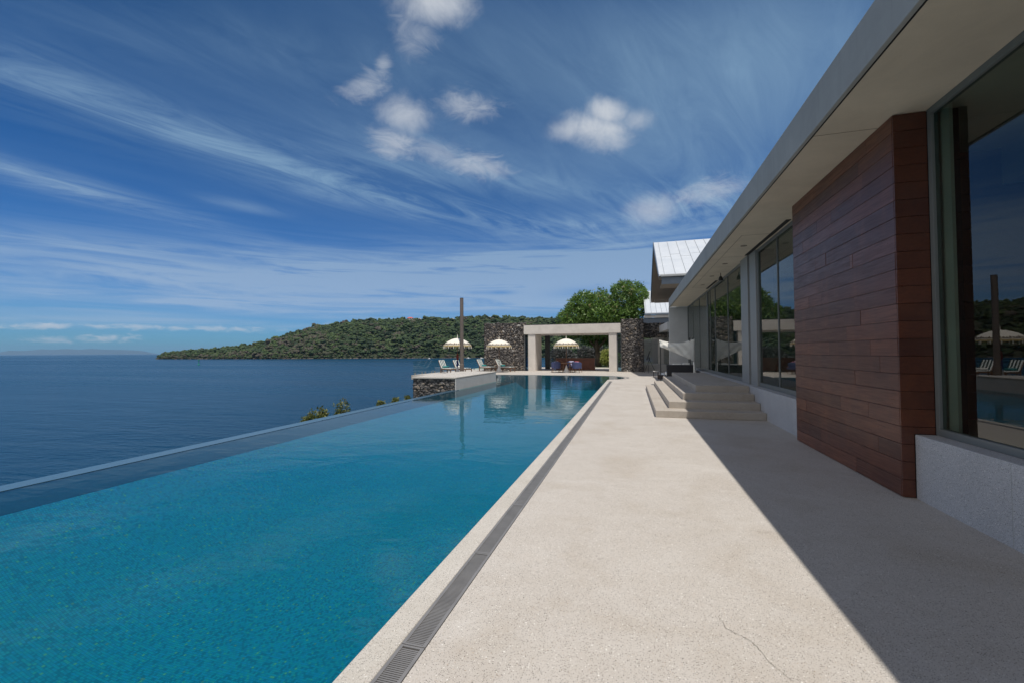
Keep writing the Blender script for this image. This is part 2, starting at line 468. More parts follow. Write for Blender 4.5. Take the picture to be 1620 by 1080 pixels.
# foliage: one tone per clump from a colour attribute
def foliage(name, stops, rough=.55, nscale=None, transl=.25):
    m, t, b = material(name)
    at = t.new('ShaderNodeAttribute', attribute_name='tone')
    c = t.ramp(at.outputs['Fac'], stops)
    if nscale:
        g = geoco(t)
        n = t.noise(g, nscale, 5, .7).outputs[0]
        c = t.mix(t.maprange(n, .35, .7, 0, .65), c, (.018, .028, .012))
        bump(t, b, n, 1.0, 1.2)
    t.l.new(c, b.inputs['Base Color']); b.inputs['Roughness'].default_value = rough
    if transl:
        tl = t.new('ShaderNodeBsdfTranslucent'); t.l.new(c, tl.inputs[0])
        mx = t.new('ShaderNodeMixShader'); mx.inputs[0].default_value = transl
        t.l.new(b.outputs[0], mx.inputs[1]); t.l.new(tl.outputs[0], mx.inputs[2])
        t.l.new(mx.outputs[0], t.n['Material Output'].inputs[0])
    return m
foliage('leaf_mango', [(0, (.050, .105, .022)), (.5, (.150, .265, .055)), (.85, (.26, .38, .115)), (1, (.36, .32, .16))], .45, None, .42)
foliage('leaf_shrub', [(0, (.075, .10, .028)), (.6, (.17, .19, .055)), (1, (.28, .26, .10))])
foliage('leaf_bright', [(0, (.16, .22, .04)), (.6, (.30, .34, .08)), (1, (.42, .40, .14))])
foliage('leaf_grey', [(0, (.05, .06, .05)), (.6, (.10, .105, .10)), (1, (.16, .15, .15))])
foliage('forest', [(0, (.012, .031, .008)), (.4, (.033, .066, .015)), (.68, (.075, .118, .025)), (.82, (.068, .070, .036)), (1, (.088, .068, .054))], .8, .30, 0)

m, t, b = material('earth')
g = geoco(t)
n = t.noise(g, .35, 7, .65).outputs[0]
n2 = t.noise(g, 5, 6, .7).outputs[0]
c = t.ramp(n, [(.35, (.085, .075, .04)), (.6, (.10, .13, .04))])
c = t.mix(t.maprange(n2, .4, .7, 0, .5), c, (.05, .06, .02))
t.l.new(c, b.inputs['Base Color']); b.inputs['Roughness'].default_value = .95
bump(t, b, n2, .6, .1)
m, t, b = material('hill_ground')
g = geoco(t)
n = t.noise(g, .03, 7, .65).outputs[0]
t.l.new(t.ramp(n, [(.40, (.020, .030, .012)), (.68, (.04, .045, .022))]), b.inputs['Base Color']); b.inputs['Roughness'].default_value = .95
simple('shore_rock', (.16, .13, .11), .9, .4, .2)
simple('hazed_land', (.05, .075, .095), .95, .2, .002)  # blue cast of distance haze mixed into the land colour


# ------------------------------------------------------------------ mesh helpers
class MB:
    def __init__(s): s.v = []; s.f = []; s.tone = []

    def _add(s, vs, fs, tone=0.5):
        o = len(s.v); s.v += [tuple(p) for p in vs]
        for f in fs: s.f.append(tuple(i+o for i in f))
        s.tone += [tone]*len(vs)
        return s

    def box(s, x0, y0, z0, x1, y1, z1, tone=.5):
        return s._add([(x0, y0, z0), (x1, y0, z0), (x1, y1, z0), (x0, y1, z0), (x0, y0, z1), (x1, y0, z1), (x1, y1, z1), (x0, y1, z1)],
                      [(0, 3, 2, 1), (4, 5, 6, 7), (0, 1, 5, 4), (1, 2, 6, 5), (2, 3, 7, 6), (3, 0, 4, 7)], tone)

    def hexa(s, p, tone=.5):
        """eight corners, bottom ring then top ring"""
        return s._add(p, [(0, 3, 2, 1), (4, 5, 6, 7), (0, 1, 5, 4), (1, 2, 6, 5), (2, 3, 7, 6), (3, 0, 4, 7)], tone)

    def prism(s, poly, z0, z1):
        from mathutils.geometry import tessellate_polygon
        n = len(poly)
        vs = [(x, y, z0) for x, y in poly]+[(x, y, z1) for x, y in poly]
        tri = tessellate_polygon([[Vector((x, y, 0)) for x, y in poly]])
        fs = []
        for a, b_, c in tri:
            A, B, C_ = (Vector((*poly[i], 0)) for i in (a, b_, c))
            if (B-A).cross(C_-A).z < 0: a, c = c, a
            fs.append((a+n, b_+n, c+n)); fs.append((c, b_, a))
        area = sum(poly[i][0]*poly[(i+1) % n][1]-poly[(i+1) % n][0]*poly[i][1] for i in range(n))
        for i in range(n):
            j = (i+1) % n
            fs.append((i, j, j+n, i+n) if area > 0 else (j, i, i+n, j+n))
        return s._add(vs, fs)

    def tube(s, p0, p1, r0, r1=None, n=10, cap=True, tone=.5):
        p0, p1 = Vector(p0), Vector(p1); r1 = r0 if r1 is None else r1
        d = (p1-p0).normalized(); a = d.orthogonal().normalized(); b_ = d.cross(a)
        vs = []
        for p, r in ((p0, r0), (p1, r1)):
            for i in range(n):
                q = 2*PI*i/n; vs.append(p+a*math.cos(q)*r+b_*math.sin(q)*r)
        fs = [(i, (i+1) % n, n+(i+1) % n, n+i) for i in range(n)]
        if cap: fs += [tuple(range(n))[::-1], tuple(range(n, 2*n))]
        return s._add(vs, fs, tone)

    def lathe(s, prof, n=24, c=(0, 0, 0)):
        vs = []; fs = []
        for r, z in prof:
            for i in range(n):
                q = 2*PI*i/n; vs.append((c[0]+r*math.cos(q), c[1]+r*math.sin(q), c[2]+z))
        for k in range(len(prof)-1):
            for i in range(n):
                j = (i+1) % n; fs.append((k*n+i, k*n+j, (k+1)*n+j, (k+1)*n+i))
        fs.append(tuple(range(n))[::-1]); fs.append(tuple(range((len(prof)-1)*n, len(prof)*n)))
        return s._add(vs, fs)

    def grid(s, fn, nu, nv):
        vs = [fn(i/nu, j/nv) for j in range(nv+1) for i in range(nu+1)]
        fs = [(j*(nu+1)+i, j*(nu+1)+i+1, (j+1)*(nu+1)+i+1, (j+1)*(nu+1)+i) for j in range(nv) for i in range(nu)]
        return s._add(vs, fs)

    def transform(s, M):
        s.v = [tuple(M @ Vector(p)) for p in s.v]; return s


def mkmesh(name, v, f, tone=None):
    me = bpy.data.meshes.new(name)
    me.from_pydata(v, [], f)
    if tone is not None:
        a = me.attributes.new('tone', 'FLOAT', 'POINT')
        a.data.foreach_set('value', np.asarray(tone, dtype=np.float32))
    me.validate(); me.update()
    return me


def obj(name, mb, mat, parent=None, bev=0, smooth=False, solid=0, loc=None):
    me = mkmesh(name, mb.v, mb.f, mb.tone)
    me.materials.append(MATS[mat])
    o = bpy.data.objects.new(name, me); COL.objects.link(o)
    if parent is not None:
        o.parent = parent
        o.matrix_parent_inverse = Matrix.Identity(4)
    if loc is not None: o.location = loc
    if smooth: me.shade_smooth()
    if solid:
        md = o.modifiers.new('thickness', 'SOLIDIFY'); md.thickness = solid; md.offset = 0
    if bev:
        md = o.modifiers.new('edge', 'BEVEL'); md.width = bev; md.segments = 2; md.limit_method = 'ANGLE'
    return o


def npobj(name, v, f, tone, mat, parent=None, smooth=False):
    """big mesh from numpy arrays; f is (n,3) or (n,4)"""
    me = bpy.data.meshes.new(name)
    nv, nf, k = len(v), len(f), f.shape[1]
    me.vertices.add(nv); me.vertices.foreach_set('co', v.astype(np.float32).ravel())
    me.loops.add(nf*k); me.loops.foreach_set('vertex_index', f.astype(np.int32).ravel())
    me.polygons.add(nf); me.polygons.foreach_set('loop_start', np.arange(0, nf*k, k, dtype=np.int32))
    me.polygons.foreach_set('loop_total', np.full(nf, k, dtype=np.int32))
    a = me.attributes.new('tone', 'FLOAT', 'POINT'); a.data.foreach_set('value', tone.astype(np.float32))
    me.update(calc_edges=True); me.validate()
    me.materials.append(MATS[mat])
    if smooth: me.shade_smooth()
    o = bpy.data.objects.new(name, me); COL.objects.link(o)
    if parent is not None: o.parent = parent
    return o


def thing(name, label, cat, loc=(0, 0, 0), rotz=0., group=None):
    o = bpy.data.objects.new(name, None); COL.objects.link(o)
    o.empty_display_size = .2
    o.location = loc; o.rotation_euler = (0, 0, rotz)
    o['label'] = label; o['category'] = cat
    if group: o['group'] = group
    return o


def tag(o, label, cat, group=None, kind=None):
    o['label'] = label; o['category'] = cat
    if group: o['group'] = group
    if kind: o['kind'] = kind
    return o


def struct(o):
    o['kind'] = 'structure'; return o


def dup(root, loc, rotz=None, label=None):
    r = root.copy(); COL.objects.link(r); r.location = loc
    if rotz is not None: r.rotation_euler = (0, 0, rotz)
    if label: r['label'] = label
    for ch in list(root.children):
        c = ch.copy(); COL.objects.link(c); c.parent = r
        for g_ in list(ch.children):
            d = g_.copy(); COL.objects.link(d); d.parent = c
    return r


def ico(sub):
    import bmesh
    bm = bmesh.new(); bmesh.ops.create_icosphere(bm, subdivisions=sub, radius=1)
    v = np.array([p.co[:] for p in bm.verts]); f = np.array([[q.index for q in fc.verts] for fc in bm.faces]); bm.free()
    return v, f
ICO1, ICOF1 = ico(1)
ICO2, ICOF2 = ico(2)


def blobs(centres, radii, tones, base=(ICO2, ICOF2), rough=.22, squash=None, seed=1):
    r = np.random.default_rng(seed)
    bv, bf = base
    n, k = len(centres), len(bv)
    jit = 1+rough*r.standard_normal((n, k, 1))
    v = bv[None]*jit*np.asarray(radii).reshape(n, 1, -1)
    ang = r.uniform(0, 2*PI, n); ca, sa = np.cos(ang), np.sin(ang)
    x = v[:, :, 0]*ca[:, None]-v[:, :, 1]*sa[:, None]; y = v[:, :, 0]*sa[:, None]+v[:, :, 1]*ca[:, None]
    v = np.stack([x, y, v[:, :, 2]], 2)+np.asarray(centres)[:, None, :]
    f = (bf[None]+(np.arange(n)*k)[:, None, None]).reshape(-1, 3)
    tone = np.repeat(np.asarray(tones), k)
    return v.reshape(-1, 3), f, tone


def leaves(lobes, nclump, per, L, Wd, droop, seed, tone_mu=.45, inner=.55):
    """leaf quads spread in sprays over a set of ellipsoid lobes [(centre, radii)]"""
    r = np.random.default_rng(seed)
    wts = np.array([a[0]*a[1]+a[1]*a[2]+a[0]*a[2] for _, a in lobes]); wts = wts/wts.sum()
    idx = r.choice(len(lobes), nclump, p=wts)
    C_ = np.array([c for c, _ in lobes])[idx]; A = np.array([a for _, a in lobes])[idx]
    d = r.standard_normal((nclump, 3)); d /= np.linalg.norm(d, axis=1, keepdims=True)
    bumpn = 1+.10*np.sin(d[:, :1]*7+idx[:, None])*np.sin(d[:, 1:2]*8+1)*np.sin(d[:, 2:3]*6)
    rad = np.where(r.random((nclump, 1)) < .75, r.uniform(.86, 1.04, (nclump, 1)), r.uniform(inner, .9, (nclump, 1)))
    P = C_+d*A*rad*bumpn
    tn = np.clip(tone_mu+.2*r.standard_normal(nclump)+(r.random(nclump) < .04)*.4, 0, 1)
    P = np.repeat(P, per, 0); dd = np.repeat(d, per, 0); tn = np.repeat(tn, per)+.08*r.standard_normal(nclump*per)
    n = len(P)
    dirv = dd*.8+r.standard_normal((n, 3))*.75; dirv[:, 2] -= droop
    dirv /= np.linalg.norm(dirv, axis=1, keepdims=True)
    side = np.cross(dirv, r.standard_normal((n, 3))+np.array([0, 0, .8])); side /= np.linalg.norm(side, axis=1, keepdims=True)+1e-9
    ln = (L*r.uniform(.7, 1.2, n))[:, None]; wd = (Wd*r.uniform(.7, 1.2, n))[:, None]
    P = P+r.standard_normal((n, 3))*L*.25
    q = np.stack([P, P+dirv*ln*.45+side*wd, P+dirv*ln, P+dirv*ln*.45-side*wd], 1).reshape(-1, 3)
    f = np.arange(n*4).reshape(n, 4)
    return q, f, np.repeat(np.clip(tn, 0, 1), 4)


def onpx(px, py, z):
    """ground point at height z that the photograph shows at a pixel; used to survey far land only"""
    d = pxdir(px, py); k = (z-1.6)/d.z; return Vector((d.x*k, d.y*k, z))


# ================================================================== SETTING
# sea
SEA = -12.0
o = obj('sea', MB()._add([(-38000, -3000, SEA), (38000, -3000, SEA), (38000, 42000, SEA), (-38000, 42000, SEA)], [(0, 1, 2, 3)]), 'sea'); struct(o)

# distant island
prof = [(-120, 3), (-40, 4), (0, 4.2), (15, 6.5), (40, 6), (65, 8.2), (85, 7.4), (105, 8.6), (125, 7.2), (145, 8.6), (165, 7.2), (190, 6.8), (210, 6), (225, 5), (240, 2), (250, .2)]
mb = MB()
rows = []
for k, (px, h) in enumerate(prof):
    d = pxdir(px, 560); d.z = 0; d.normalize()
    cosang = d.dot(Vector((CF.x, CF.y, 0)).normalized())
    dist_ = 30000/cosang
    H_ = h*30000/FPX*1.06+SEA*.3
    rows.append([tuple(d*dist_*.97+Vector((0, 0, SEA-3))), tuple(d*dist_*.985+Vector((0, 0, SEA+(H_-SEA)*.6))), tuple(d*dist_+Vector((0, 0, H_))), tuple(d*dist_*1.05+Vector((0, 0, SEA-3)))])
vs = [p for r_ in rows for p in r_]
fs = [(i*4+j, (i+1)*4+j, (i+1)*4+j+1, i*4+j+1) for i in range(len(rows)-1) for j in range(3)]
mb._add(vs, fs); o = obj('distant_hills', mb, 'hazed_land', smooth=False); struct(o)

# headland: heights surveyed along its skyline
SIL = [(246, 563.5), (256, 560), (262, 557), (300, 554.5), (350, 553), (400, 548), (440, 537), (470, 527.5), (505, 519.5), (545, 513), (580, 509), (620, 508), (650, 505), (700, 505), (760, 505), (800, 504), (860, 506), (900, 508), (960, 512), (1030, 516), (1110, 522)]
SHORE = [(246, 567.6), (300, 567.6), (452, 567.3), (560, 566.8), (680, 566.2), (800, 565.6), (900, 565), (1110, 564)]
def interp(tab, x): return float(np.interp(x, [a for a, _ in tab], [b_ for _, b_ in tab]))
def headland(px, tt):
    """tt 0 at the shore, 1 on the ridge, beyond 1 the back slope"""
    s0 = onpx(px, interp(SHORE, px), SEA)
    dirh = Vector((s0.x, s0.y, 0)).normalized()
    depth = s0.x*CF.x+s0.y*CF.y
    sil = interp(SIL, px)
    back = 40+260*min(1, max(0, (px-246)/300))
    d = pxdir(px, sil)
    hd = math.hypot(d.x, d.y)
    rd = math.hypot(s0.x, s0.y)+back
    zr = 1.6+d.z/hd*rd - 4.5
    zr = max(zr, SEA+1.5)
    p = dirh*(math.hypot(s0.x, s0.y)+back*tt)
    if tt <= 1: z = SEA+(zr-SEA)*(max(0.0, math.sin(max(0.0, tt)*PI/2))**.85) + (-2 if tt <= 0 else 0)
    else: z = SEA+(zr-SEA)*max(0, 1-(tt-1)*.55)
    return Vector((p.x, p.y, z))
PXS = np.linspace(246, 1110, 130)
TTS = [0, .02, .06, .12, .2, .3, .4, .5, .6, .7, .8, .9, 1, 1.2, 1.6, 2.2]
vs = [tuple(headland(px, t_)) for px in PXS for t_ in TTS]; nt = len(TTS)
fs = [(i*nt+j, (i+1)*nt+j, (i+1)*nt+j+1, i*nt+j+1) for i in range(len(PXS)-1) for j in range(nt-1)]
o = obj('headland_hill', MB()._add(vs, fs), 'hill_ground', smooth=True); struct(o)
# its forest
cen = []; rad = []; ton = []
rr = np.random.default_rng(3)
N = 12500
pxs = rr.uniform(250, 1105, N); tts = rr.random(N)**1.15*1.10+.008
clump = np.sin(pxs*.07+3*np.sin(tts*5))*.5+np.sin(pxs*.19+tts*11)*.5
for px, tt, cl in zip(pxs, tts, clump):
    p = headland(px, tt)
    edge = min(1, (px-246)/130)
    if tt > .72 and min(abs(px-649), abs(px-664), abs(px-717)) < 7: continue      # clearings in front of the ridge houses
    r0 = min(11.5, 2.2+rr.gamma(1.7, 1.7))*(.40+.60*edge)*(.6 if tt < .05 else 1)
    cen.append((p.x, p.y, p.z+r0*rr.uniform(.1, .7))); rad.append((r0*rr.uniform(.8, 1.25), r0*rr.uniform(.8, 1.25), r0*rr.uniform(.6, 1.0)))
    t0 = .36+.19*cl+.20*rr.standard_normal()
    brown = max(0, 1-tt*3.2)*max(0, 1-(px-250)/420)
    if rr.random() < .07+.75*brown or (abs(px-470) < 45 and abs(tt-.4) < .2 and rr.random() < .6): t0 = rr.uniform(.78, 1)
    ton.append(min(1, max(0, t0)))
# every crown is a core with a cap of leaf clumps
cen, rad, ton = np.array(cen), np.array(rad), np.array(ton)
r5 = np.random.default_rng(55); K = 8; n0 = len(cen)
dd = r5.standard_normal((n0, K, 3)); dd[:, :, 2] = np.abs(dd[:, :, 2])*.9-.15; dd /= np.linalg.norm(dd, axis=2, keepdims=True)
sub = cen[:, None, :]+dd*rad[:, None, :]*r5.uniform(.62, .98, (n0, K, 1))
sr_ = rad[:, None, :]*r5.uniform(.24, .50, (n0, K, 1))
st2 = np.clip(ton[:, None]+.10*r5.standard_normal((n0, K)), 0, 1)
st2 = np.where(ton[:, None] > .76, np.maximum(st2, .72), np.minimum(st2, .74))
cen2 = np.concatenate([cen, sub.reshape(-1, 3)]); rad2 = np.concatenate([rad*.80, sr_.reshape(-1, 3)]); ton2 = np.concatenate([ton, st2.ravel()])
v, f, tn = blobs(cen2, rad2, ton2, (ICO1, ICOF1), .17, seed=5)
o = npobj('forest', v, f, tn, 'forest'); o['kind'] = 'stuff'; o['label'] = 'dense green scrub forest covering the headland across the bay'; o['category'] = 'forest'
# shore rocks
cen = []; rad = []
for k in range(420):
    px = rr.uniform(244, 1000); p = headland(px, rr.uniform(-.02, .03)); r0 = rr.uniform(.7, 2.4)
    cen.append((p.x, p.y, SEA+r0*.25)); rad.append((r0*1.4, r0, r0*.7))
v, f, tn = blobs(np.array(cen), np.array(rad), np.full(len(cen), .5), (ICO1, ICOF1), .22, seed=6)
o = npobj('shore_rocks', v, f, tn, 'shore_rock'); o['kind'] = 'stuff'; o['label'] = 'dark rocks along the waterline of the headland'; o['category'] = 'rocks'

# ground under and round the terrace, falling to the water
def gz(x, y):
    z = -2.2
    if y > 40: z = -.12 + .02*math.sin(x*.7)*math.sin(y*.5)
    e = 0
    edge = -9.5 if y < 25 else -16.5 if y < 38 else -5.0 - (y-38)*.02
    e = max(0, edge-x)
    z = min(z, -2.2 if y <= 40 else -.12) - min(1, e/18)*15.0 - (e > 0)*min(1, e/2)*.4
    if y > 75: z -= min(1, (y-75)/30)*13
    z += .25*math.sin(x*.9+y*.4)*math.sin(y*.7)*(1 if e > 0 else .15)
    return max(z, SEA-2)
mb = MB()
xs = np.concatenate([np.linspace(-60, -8, 53), np.linspace(-6, 60, 30)]); ys = np.linspace(-30, 130, 120)
vs = [(x, y, gz(x, y)) for y in ys for x in xs]; nx = len(xs)
fs = [(j*nx+i, j*nx+i+1, (j+1)*nx+i+1, (j+1)*nx+i) for j in range(len(ys)-1) for i in range(nx-1)]
o = obj('ground', mb._add(vs, fs), 'earth', smooth=True); struct(o)

# ------------------------------------------------------------------ pool and deck
CX, CY_, RR = -2.9, 26.8, 2.4
a0 = -math.acos(1.47/RR)
arc = [(CX+RR*math.cos(q), CY_+RR*math.sin(q)) for q in np.linspace(a0, PI/2, 28)]
pool = [(-7.20, -8), (-1.43, -8)]+arc+[(-9.44, 29.2), (-9.44, 22.5), (-7.355, 22.5), (-7.355, 16.96), (-7.20, 16.96)]
mb = MB(); mb.prism([(-1.10, -8), (16, -8), (16, 44), (-15.3, 44), (-15.3, 27.3), (-9.44, 27.3), (-9.44, 29.2)]+arc[::-1]+[(-1.43, 23.56), (-1.10, 23.56)], -.30, 0)
deck = obj('pool_deck', mb, 'deck'); struct(deck)
mb = MB().box(-1.43, -8, -.30, -1.252, 23.555, .0); o = obj('pool_coping', mb, 'coping', bev=.006); struct(o)
mb = MB().box(-1.26, -8, -.12, -1.09, 23.58, -.06); o = obj('drain_channel', mb, 'dark_gap'); struct(o)
# basin
mb = MB()
mb._add([(-9.6, -8, -1.0), (-.3, -8, -1.0), (-.3, 29.4, -1.0), (-9.6, 29.4, -1.0)], [(0, 1, 2, 3)])
ins = [(-6.2, -8), (-1.436, -8)]+[(CX+(RR-.006)*math.cos(q), CY_+(RR-.006)*math.sin(q)) for q in np.linspace(a0, PI/2, 28)]+[(-9.43, 29.19), (-9.43, 22.51), (-7.35, 22.51)]
for i in range(1, len(ins)-1):
    (x0, y0), (x1, y1) = ins[i], ins[i+1]
    mb._add([(x0, y0, -1.0), (x1, y1, -1.0), (x1, y1, -.03), (x0, y0, -.03)], [(3, 2, 1, 0)])
slope = [(-6.203, -.035), (-6.05, -.16), (-5.75, -.36), (-5.35, -.60), (-4.9, -.82), (-4.4, -.96), (-4.0, -1.002)]
for (xa, za), (xb, zb) in zip(slope[:-1], slope[1:]): mb._add([(xa, -8, za), (xb, -8, zb), (xb, 22.52, zb), (xa, 22.52, za)], [(0, 1, 2, 3)])
o = obj('pool_basin', mb, 'mosaic'); struct(o)
mb = MB().box(-7.202, -8, -2.6, -6.204, 22.4, -.03); o = obj('overflow_wall', mb, 'slate_tile'); struct(o)
mb = MB().hexa([(-7.57, -8, -2.7), (-7.206, -8, -2.7), (-7.206, 16.95, -2.7), (-7.57, 16.95, -2.7), (-7.57, -8, -.020), (-7.206, -8, -.008), (-7.206, 16.95, -.008), (-7.57, 16.95, -.020)])
o = obj('overflow_lip', mb, 'spill_tile'); struct(o)
from mathutils.geometry import tessellate_polygon
tri = tessellate_polygon([[Vector((x, y, 0)) for x, y in pool]])
vs = [(x, y, -.014) for x, y in pool]; fs = []
for a, b_, c_ in tri:
    A, B, C_ = (Vector(vs[i]) for i in (a, b_, c_))
    fs.append((a, b_, c_) if (B-A).cross(C_-A).z > 0 else (c_, b_, a))
o = obj('pool_water', MB()._add(vs, fs), 'pool_water'); struct(o)
# curved drain round the end of the pool
mb = MB()
qs = np.linspace(math.radians(-42), math.radians(62), 40)
for q0, q1 in zip(qs[:-1], qs[1:]):
    mb._add([(CX+r*math.cos(q), CY_+r*math.sin(q), z) for z in (-.02, .004) for r, q in ((2.52, q0), (2.66, q0), (2.66, q1), (2.52, q1))], [(4, 5, 6, 7), (0, 3, 2, 1), (0, 1, 5, 4), (1, 2, 6, 5), (2, 3, 7, 6), (3, 0, 4, 7)])
o = obj('curved_drain_cover', mb, 'steel'); tag(o, 'curved dark drain cover round the rounded end of the pool', 'drain cover')

# straight drain: grate sections laid end to end
SEC = 1.11
gr0 = thing('drain_grate', 'slotted steel drain grate section in the line between pool coping and terrace', 'drain grate', (-1.176, 1.01, 0), 0, 'drain grate sections along the pool')
fr_ = MB(); fr_.box(-.071, .003, -.03, -.052, SEC-.003, .001); fr_.box(.052, .003, -.03, .071, SEC-.003, .001); fr_.box(-.052, .003, -.03, .052, .016, .0); fr_.box(-.052, SEC-.016, -.03, .052, SEC-.003, .0)
obj('frame', fr_, 'steel', gr0)
sl_ = MB(); nb = 82
for i in range(nb):
    y = .022+i*(SEC-.044)/nb; sl_.box(-.052, y, -.025, .052, y+.0075, -.002)
obj('bars', sl_, 'steel', gr0)
for k in range(1, 20): dup(gr0, (-1.176, 1.01+SEC*k, 0))

# hairline cracks in the deck
def crack(pts, wd=.0022):
    mb = MB(); r_ = random.Random(4)
    fine = []
    for (xa, ya), (xb, yb) in zip(pts[:-1], pts[1:]):
        for k in range(7):
            s_ = k/7; fine.append((xa+(xb-xa)*s_+r_.uniform(-.006, .006), ya+(yb-ya)*s_+r_.uniform(-.006, .006)))
    fine.append(pts[-1])
    vs = []
    for i, (x, y) in enumerate(fine):
        x2, y2 = fine[min(i+1, len(fine)-1)]; x1, y1 = fine[max(i-1, 0)]
        d = Vector((x2-x1, y2-y1)); d.normalize(); ww = wd*(.5+.9*r_.random())
        vs += [(x-d.y*ww, y+d.x*ww, .004), (x+d.y*ww, y-d.x*ww, .004)]
    mb._add(vs, [(2*i, 2*i+1, 2*i+3, 2*i+2) for i in range(len(fine)-1)]); return mb
P = lambda x, y: tuple(onpx(x, y, 0))[:2]
for pts in ([P(1137, 975), P(1150, 995), P(1190, 1015), P(1215, 1045), P(1240, 1066), P(1256, 1079)], [P(1185, 838), P(1210, 842), P(1222, 841)]):
    o = obj('crack', crack(pts, .0011), 'crack_grey', deck)

# ------------------------------------------------------------------ stone walls of lava rubble
def stone_face(mb, org, ux, uz, w_, h_, size, nrm, seed, depth=.05):
    r = np.random.default_rng(seed)
    nz, nx_ = max(1, int(h_/(size*.78))), max(1, int(w_/(size*1.0)))
    for a in range(nz):
        for b2 in range(nx_):
            x = (b2+.5+(.5 if a % 2 else 0)+r.uniform(-.38, .38))*w_/nx_; z = (a+.5+r.uniform(-.36, .36))*h_/nz
            k = r.uniform(.55, 1.25); ax, az = size*.62*k*r.uniform(.8, 1.35), size*.46*k*r.uniform(.8, 1.2)
            th = r.uniform(-.6, .6); ct, st_2 = math.cos(th), math.sin(th)
            x = min(max(x, ax*.7), w_-ax*.55); z = min(max(z, az*.6), h_-az*.45)
            tone = float(np.clip(r.beta(1.5, 2.4)+(r.random() < .06)*.4, 0, 1))
            bvv = ICO1*(1+.14*r.standard_normal((len(ICO1), 1))); d_ = depth*r.uniform(.4, 1.5)
            vs = [tuple(org+ux*float(x+p[0]*ax*ct-p[2]*az*st_2)+uz*float(z+p[0]*ax*st_2+p[2]*az*ct)+nrm*float(p[1]*d_)) for p in bvv]
            mb._add(vs, [tuple(int(i) for i in q) for q in ICOF1], tone)

def rubble_wall(name, label, x0, y0, x1, y1, z0, z1, sides, size, seed, top=None):
    t_ = thing(name, label, 'stone wall', ((x0+x1)/2, (y0+y1)/2, z0))
    L_ = Vector(t_.location)
    c = MB().box(x0-L_.x, y0-L_.y, 0, x1-L_.x, y1-L_.y, z1-z0-.03); obj('core', c, 'mortar', t_)
    mb = MB(); Z = Vector((0, 0, 1))
    for sd in sides:
        if sd == 'f': stone_face(mb, Vector((x0, y0, z0))-L_, Vector((1, 0, 0)), Z, x1-x0, z1-z0, size, Vector((0, -1, 0)), seed)
        if sd == 'l': stone_face(mb, Vector((x0, y0, z0))-L_, Vector((0, 1, 0)), Z, y1-y0, z1-z0, size, Vector((-1, 0, 0)), seed+1)
        if sd == 'r': stone_face(mb, Vector((x1, y0, z0))-L_, Vector((0, 1, 0)), Z, y1-y0, z1-z0, size, Vector((1, 0, 0)), seed+2)
        if sd == 't': stone_face(mb, Vector((x0, y0, z1-.05))-L_, Vector((1, 0, 0)), Vector((0, 1, 0)), x1-x0, y1-y0, size, Z, seed+3)
    obj('stones', mb, 'lava_stone', t_)
    return t_
rubble_wall('stone_wall', 'black lava stone wall at the left end of the pavilion, behind the loungers', -12.62, 35.3, -8.95, 36.0, 0, 4.12, 'flr', .16, 11)
sw = rubble_wall('stone_wall', 'black lava stone pier right of the pavilion opening, half in shade', -.86, 34.9, .78, 35.6, 0, 4.16, 'flr', .16, 21)
rubble_wall('stone_wall', 'dark stone lintel over the slatted side gate', .79, 35.9, 2.6, 36.5, 2.68, 3.86, 'f', .16, 31)

# low platform in the pool corner: stone front, white side, pale slab
pt = thing('pool_platform', 'low platform with lava stone front and white side standing in the pool', 'platform', (-8.41, 16.95, -2.4))
def loc(mb, base): return mb.transform(Matrix.Translation(-Vector(base)))
B_ = (-8.41, 16.95, -2.4)
obj('core', loc(MB().box(-9.44, 17.02, -2.4, -7.40, 22.45, .455), B_), 'mortar', pt)
mb = MB(); stone_face(mb, Vector((-9.44, 17.02, -1.6)), Vector((1, 0, 0)), Vector((0, 0, 1)), 2.05, 2.05, .125, Vector((0, -1, 0)), 41, .030)
stone_face(mb, Vector((-9.43, 17.0, -1.6)), Vector((0, 1, 0)), Vector((0, 0, 1)), 5.4, 2.05, .22, Vector((-1, 0, 0)), 42, .05)
obj('stone_front', loc(mb, B_), 'lava_stone', pt)
obj('white_side', loc(MB().box(-7.395, 16.96, -1.2, -7.352, 22.5, .455), B_), 'block_white', pt)
obj('slab', loc(MB().box(-9.47, 16.95, .458, -7.348, 22.51, .53), B_), 'coping', pt, bev=.012)

# ------------------------------------------------------------------ main house
mh = thing('house', 'long low house with flat concrete roof, dark timber panel and tall glass walls', 'house', (3.1, 0, 0))
H0 = (3.1, 0, 0)
def hp(name, mb, mat, **k):
    par = k.pop('parent', mh)
    return obj(name, loc(mb, H0) if par is mh else loc(mb, H0), mat, par, **k)
Y0 = -7.0
rf = hp('roof', MB().box(2.13, Y0, 4.235, 15, 26.95, 4.66), 'fascia')
hp('fascia', MB().box(2.08, Y0, 4.198, 2.128, 27.0, 4.675), 'fascia', bev=.006)
hp('groove_shade', MB().box(2.129, Y0, 4.206, 2.150, 26.95, 4.234), 'dark_gap')  # near-black filler: shade of the drip groove put in as colour
sf = hp('soffit', MB().box(2.151, Y0, 4.205, 3.11, 26.9, 4.234), 'soffit')
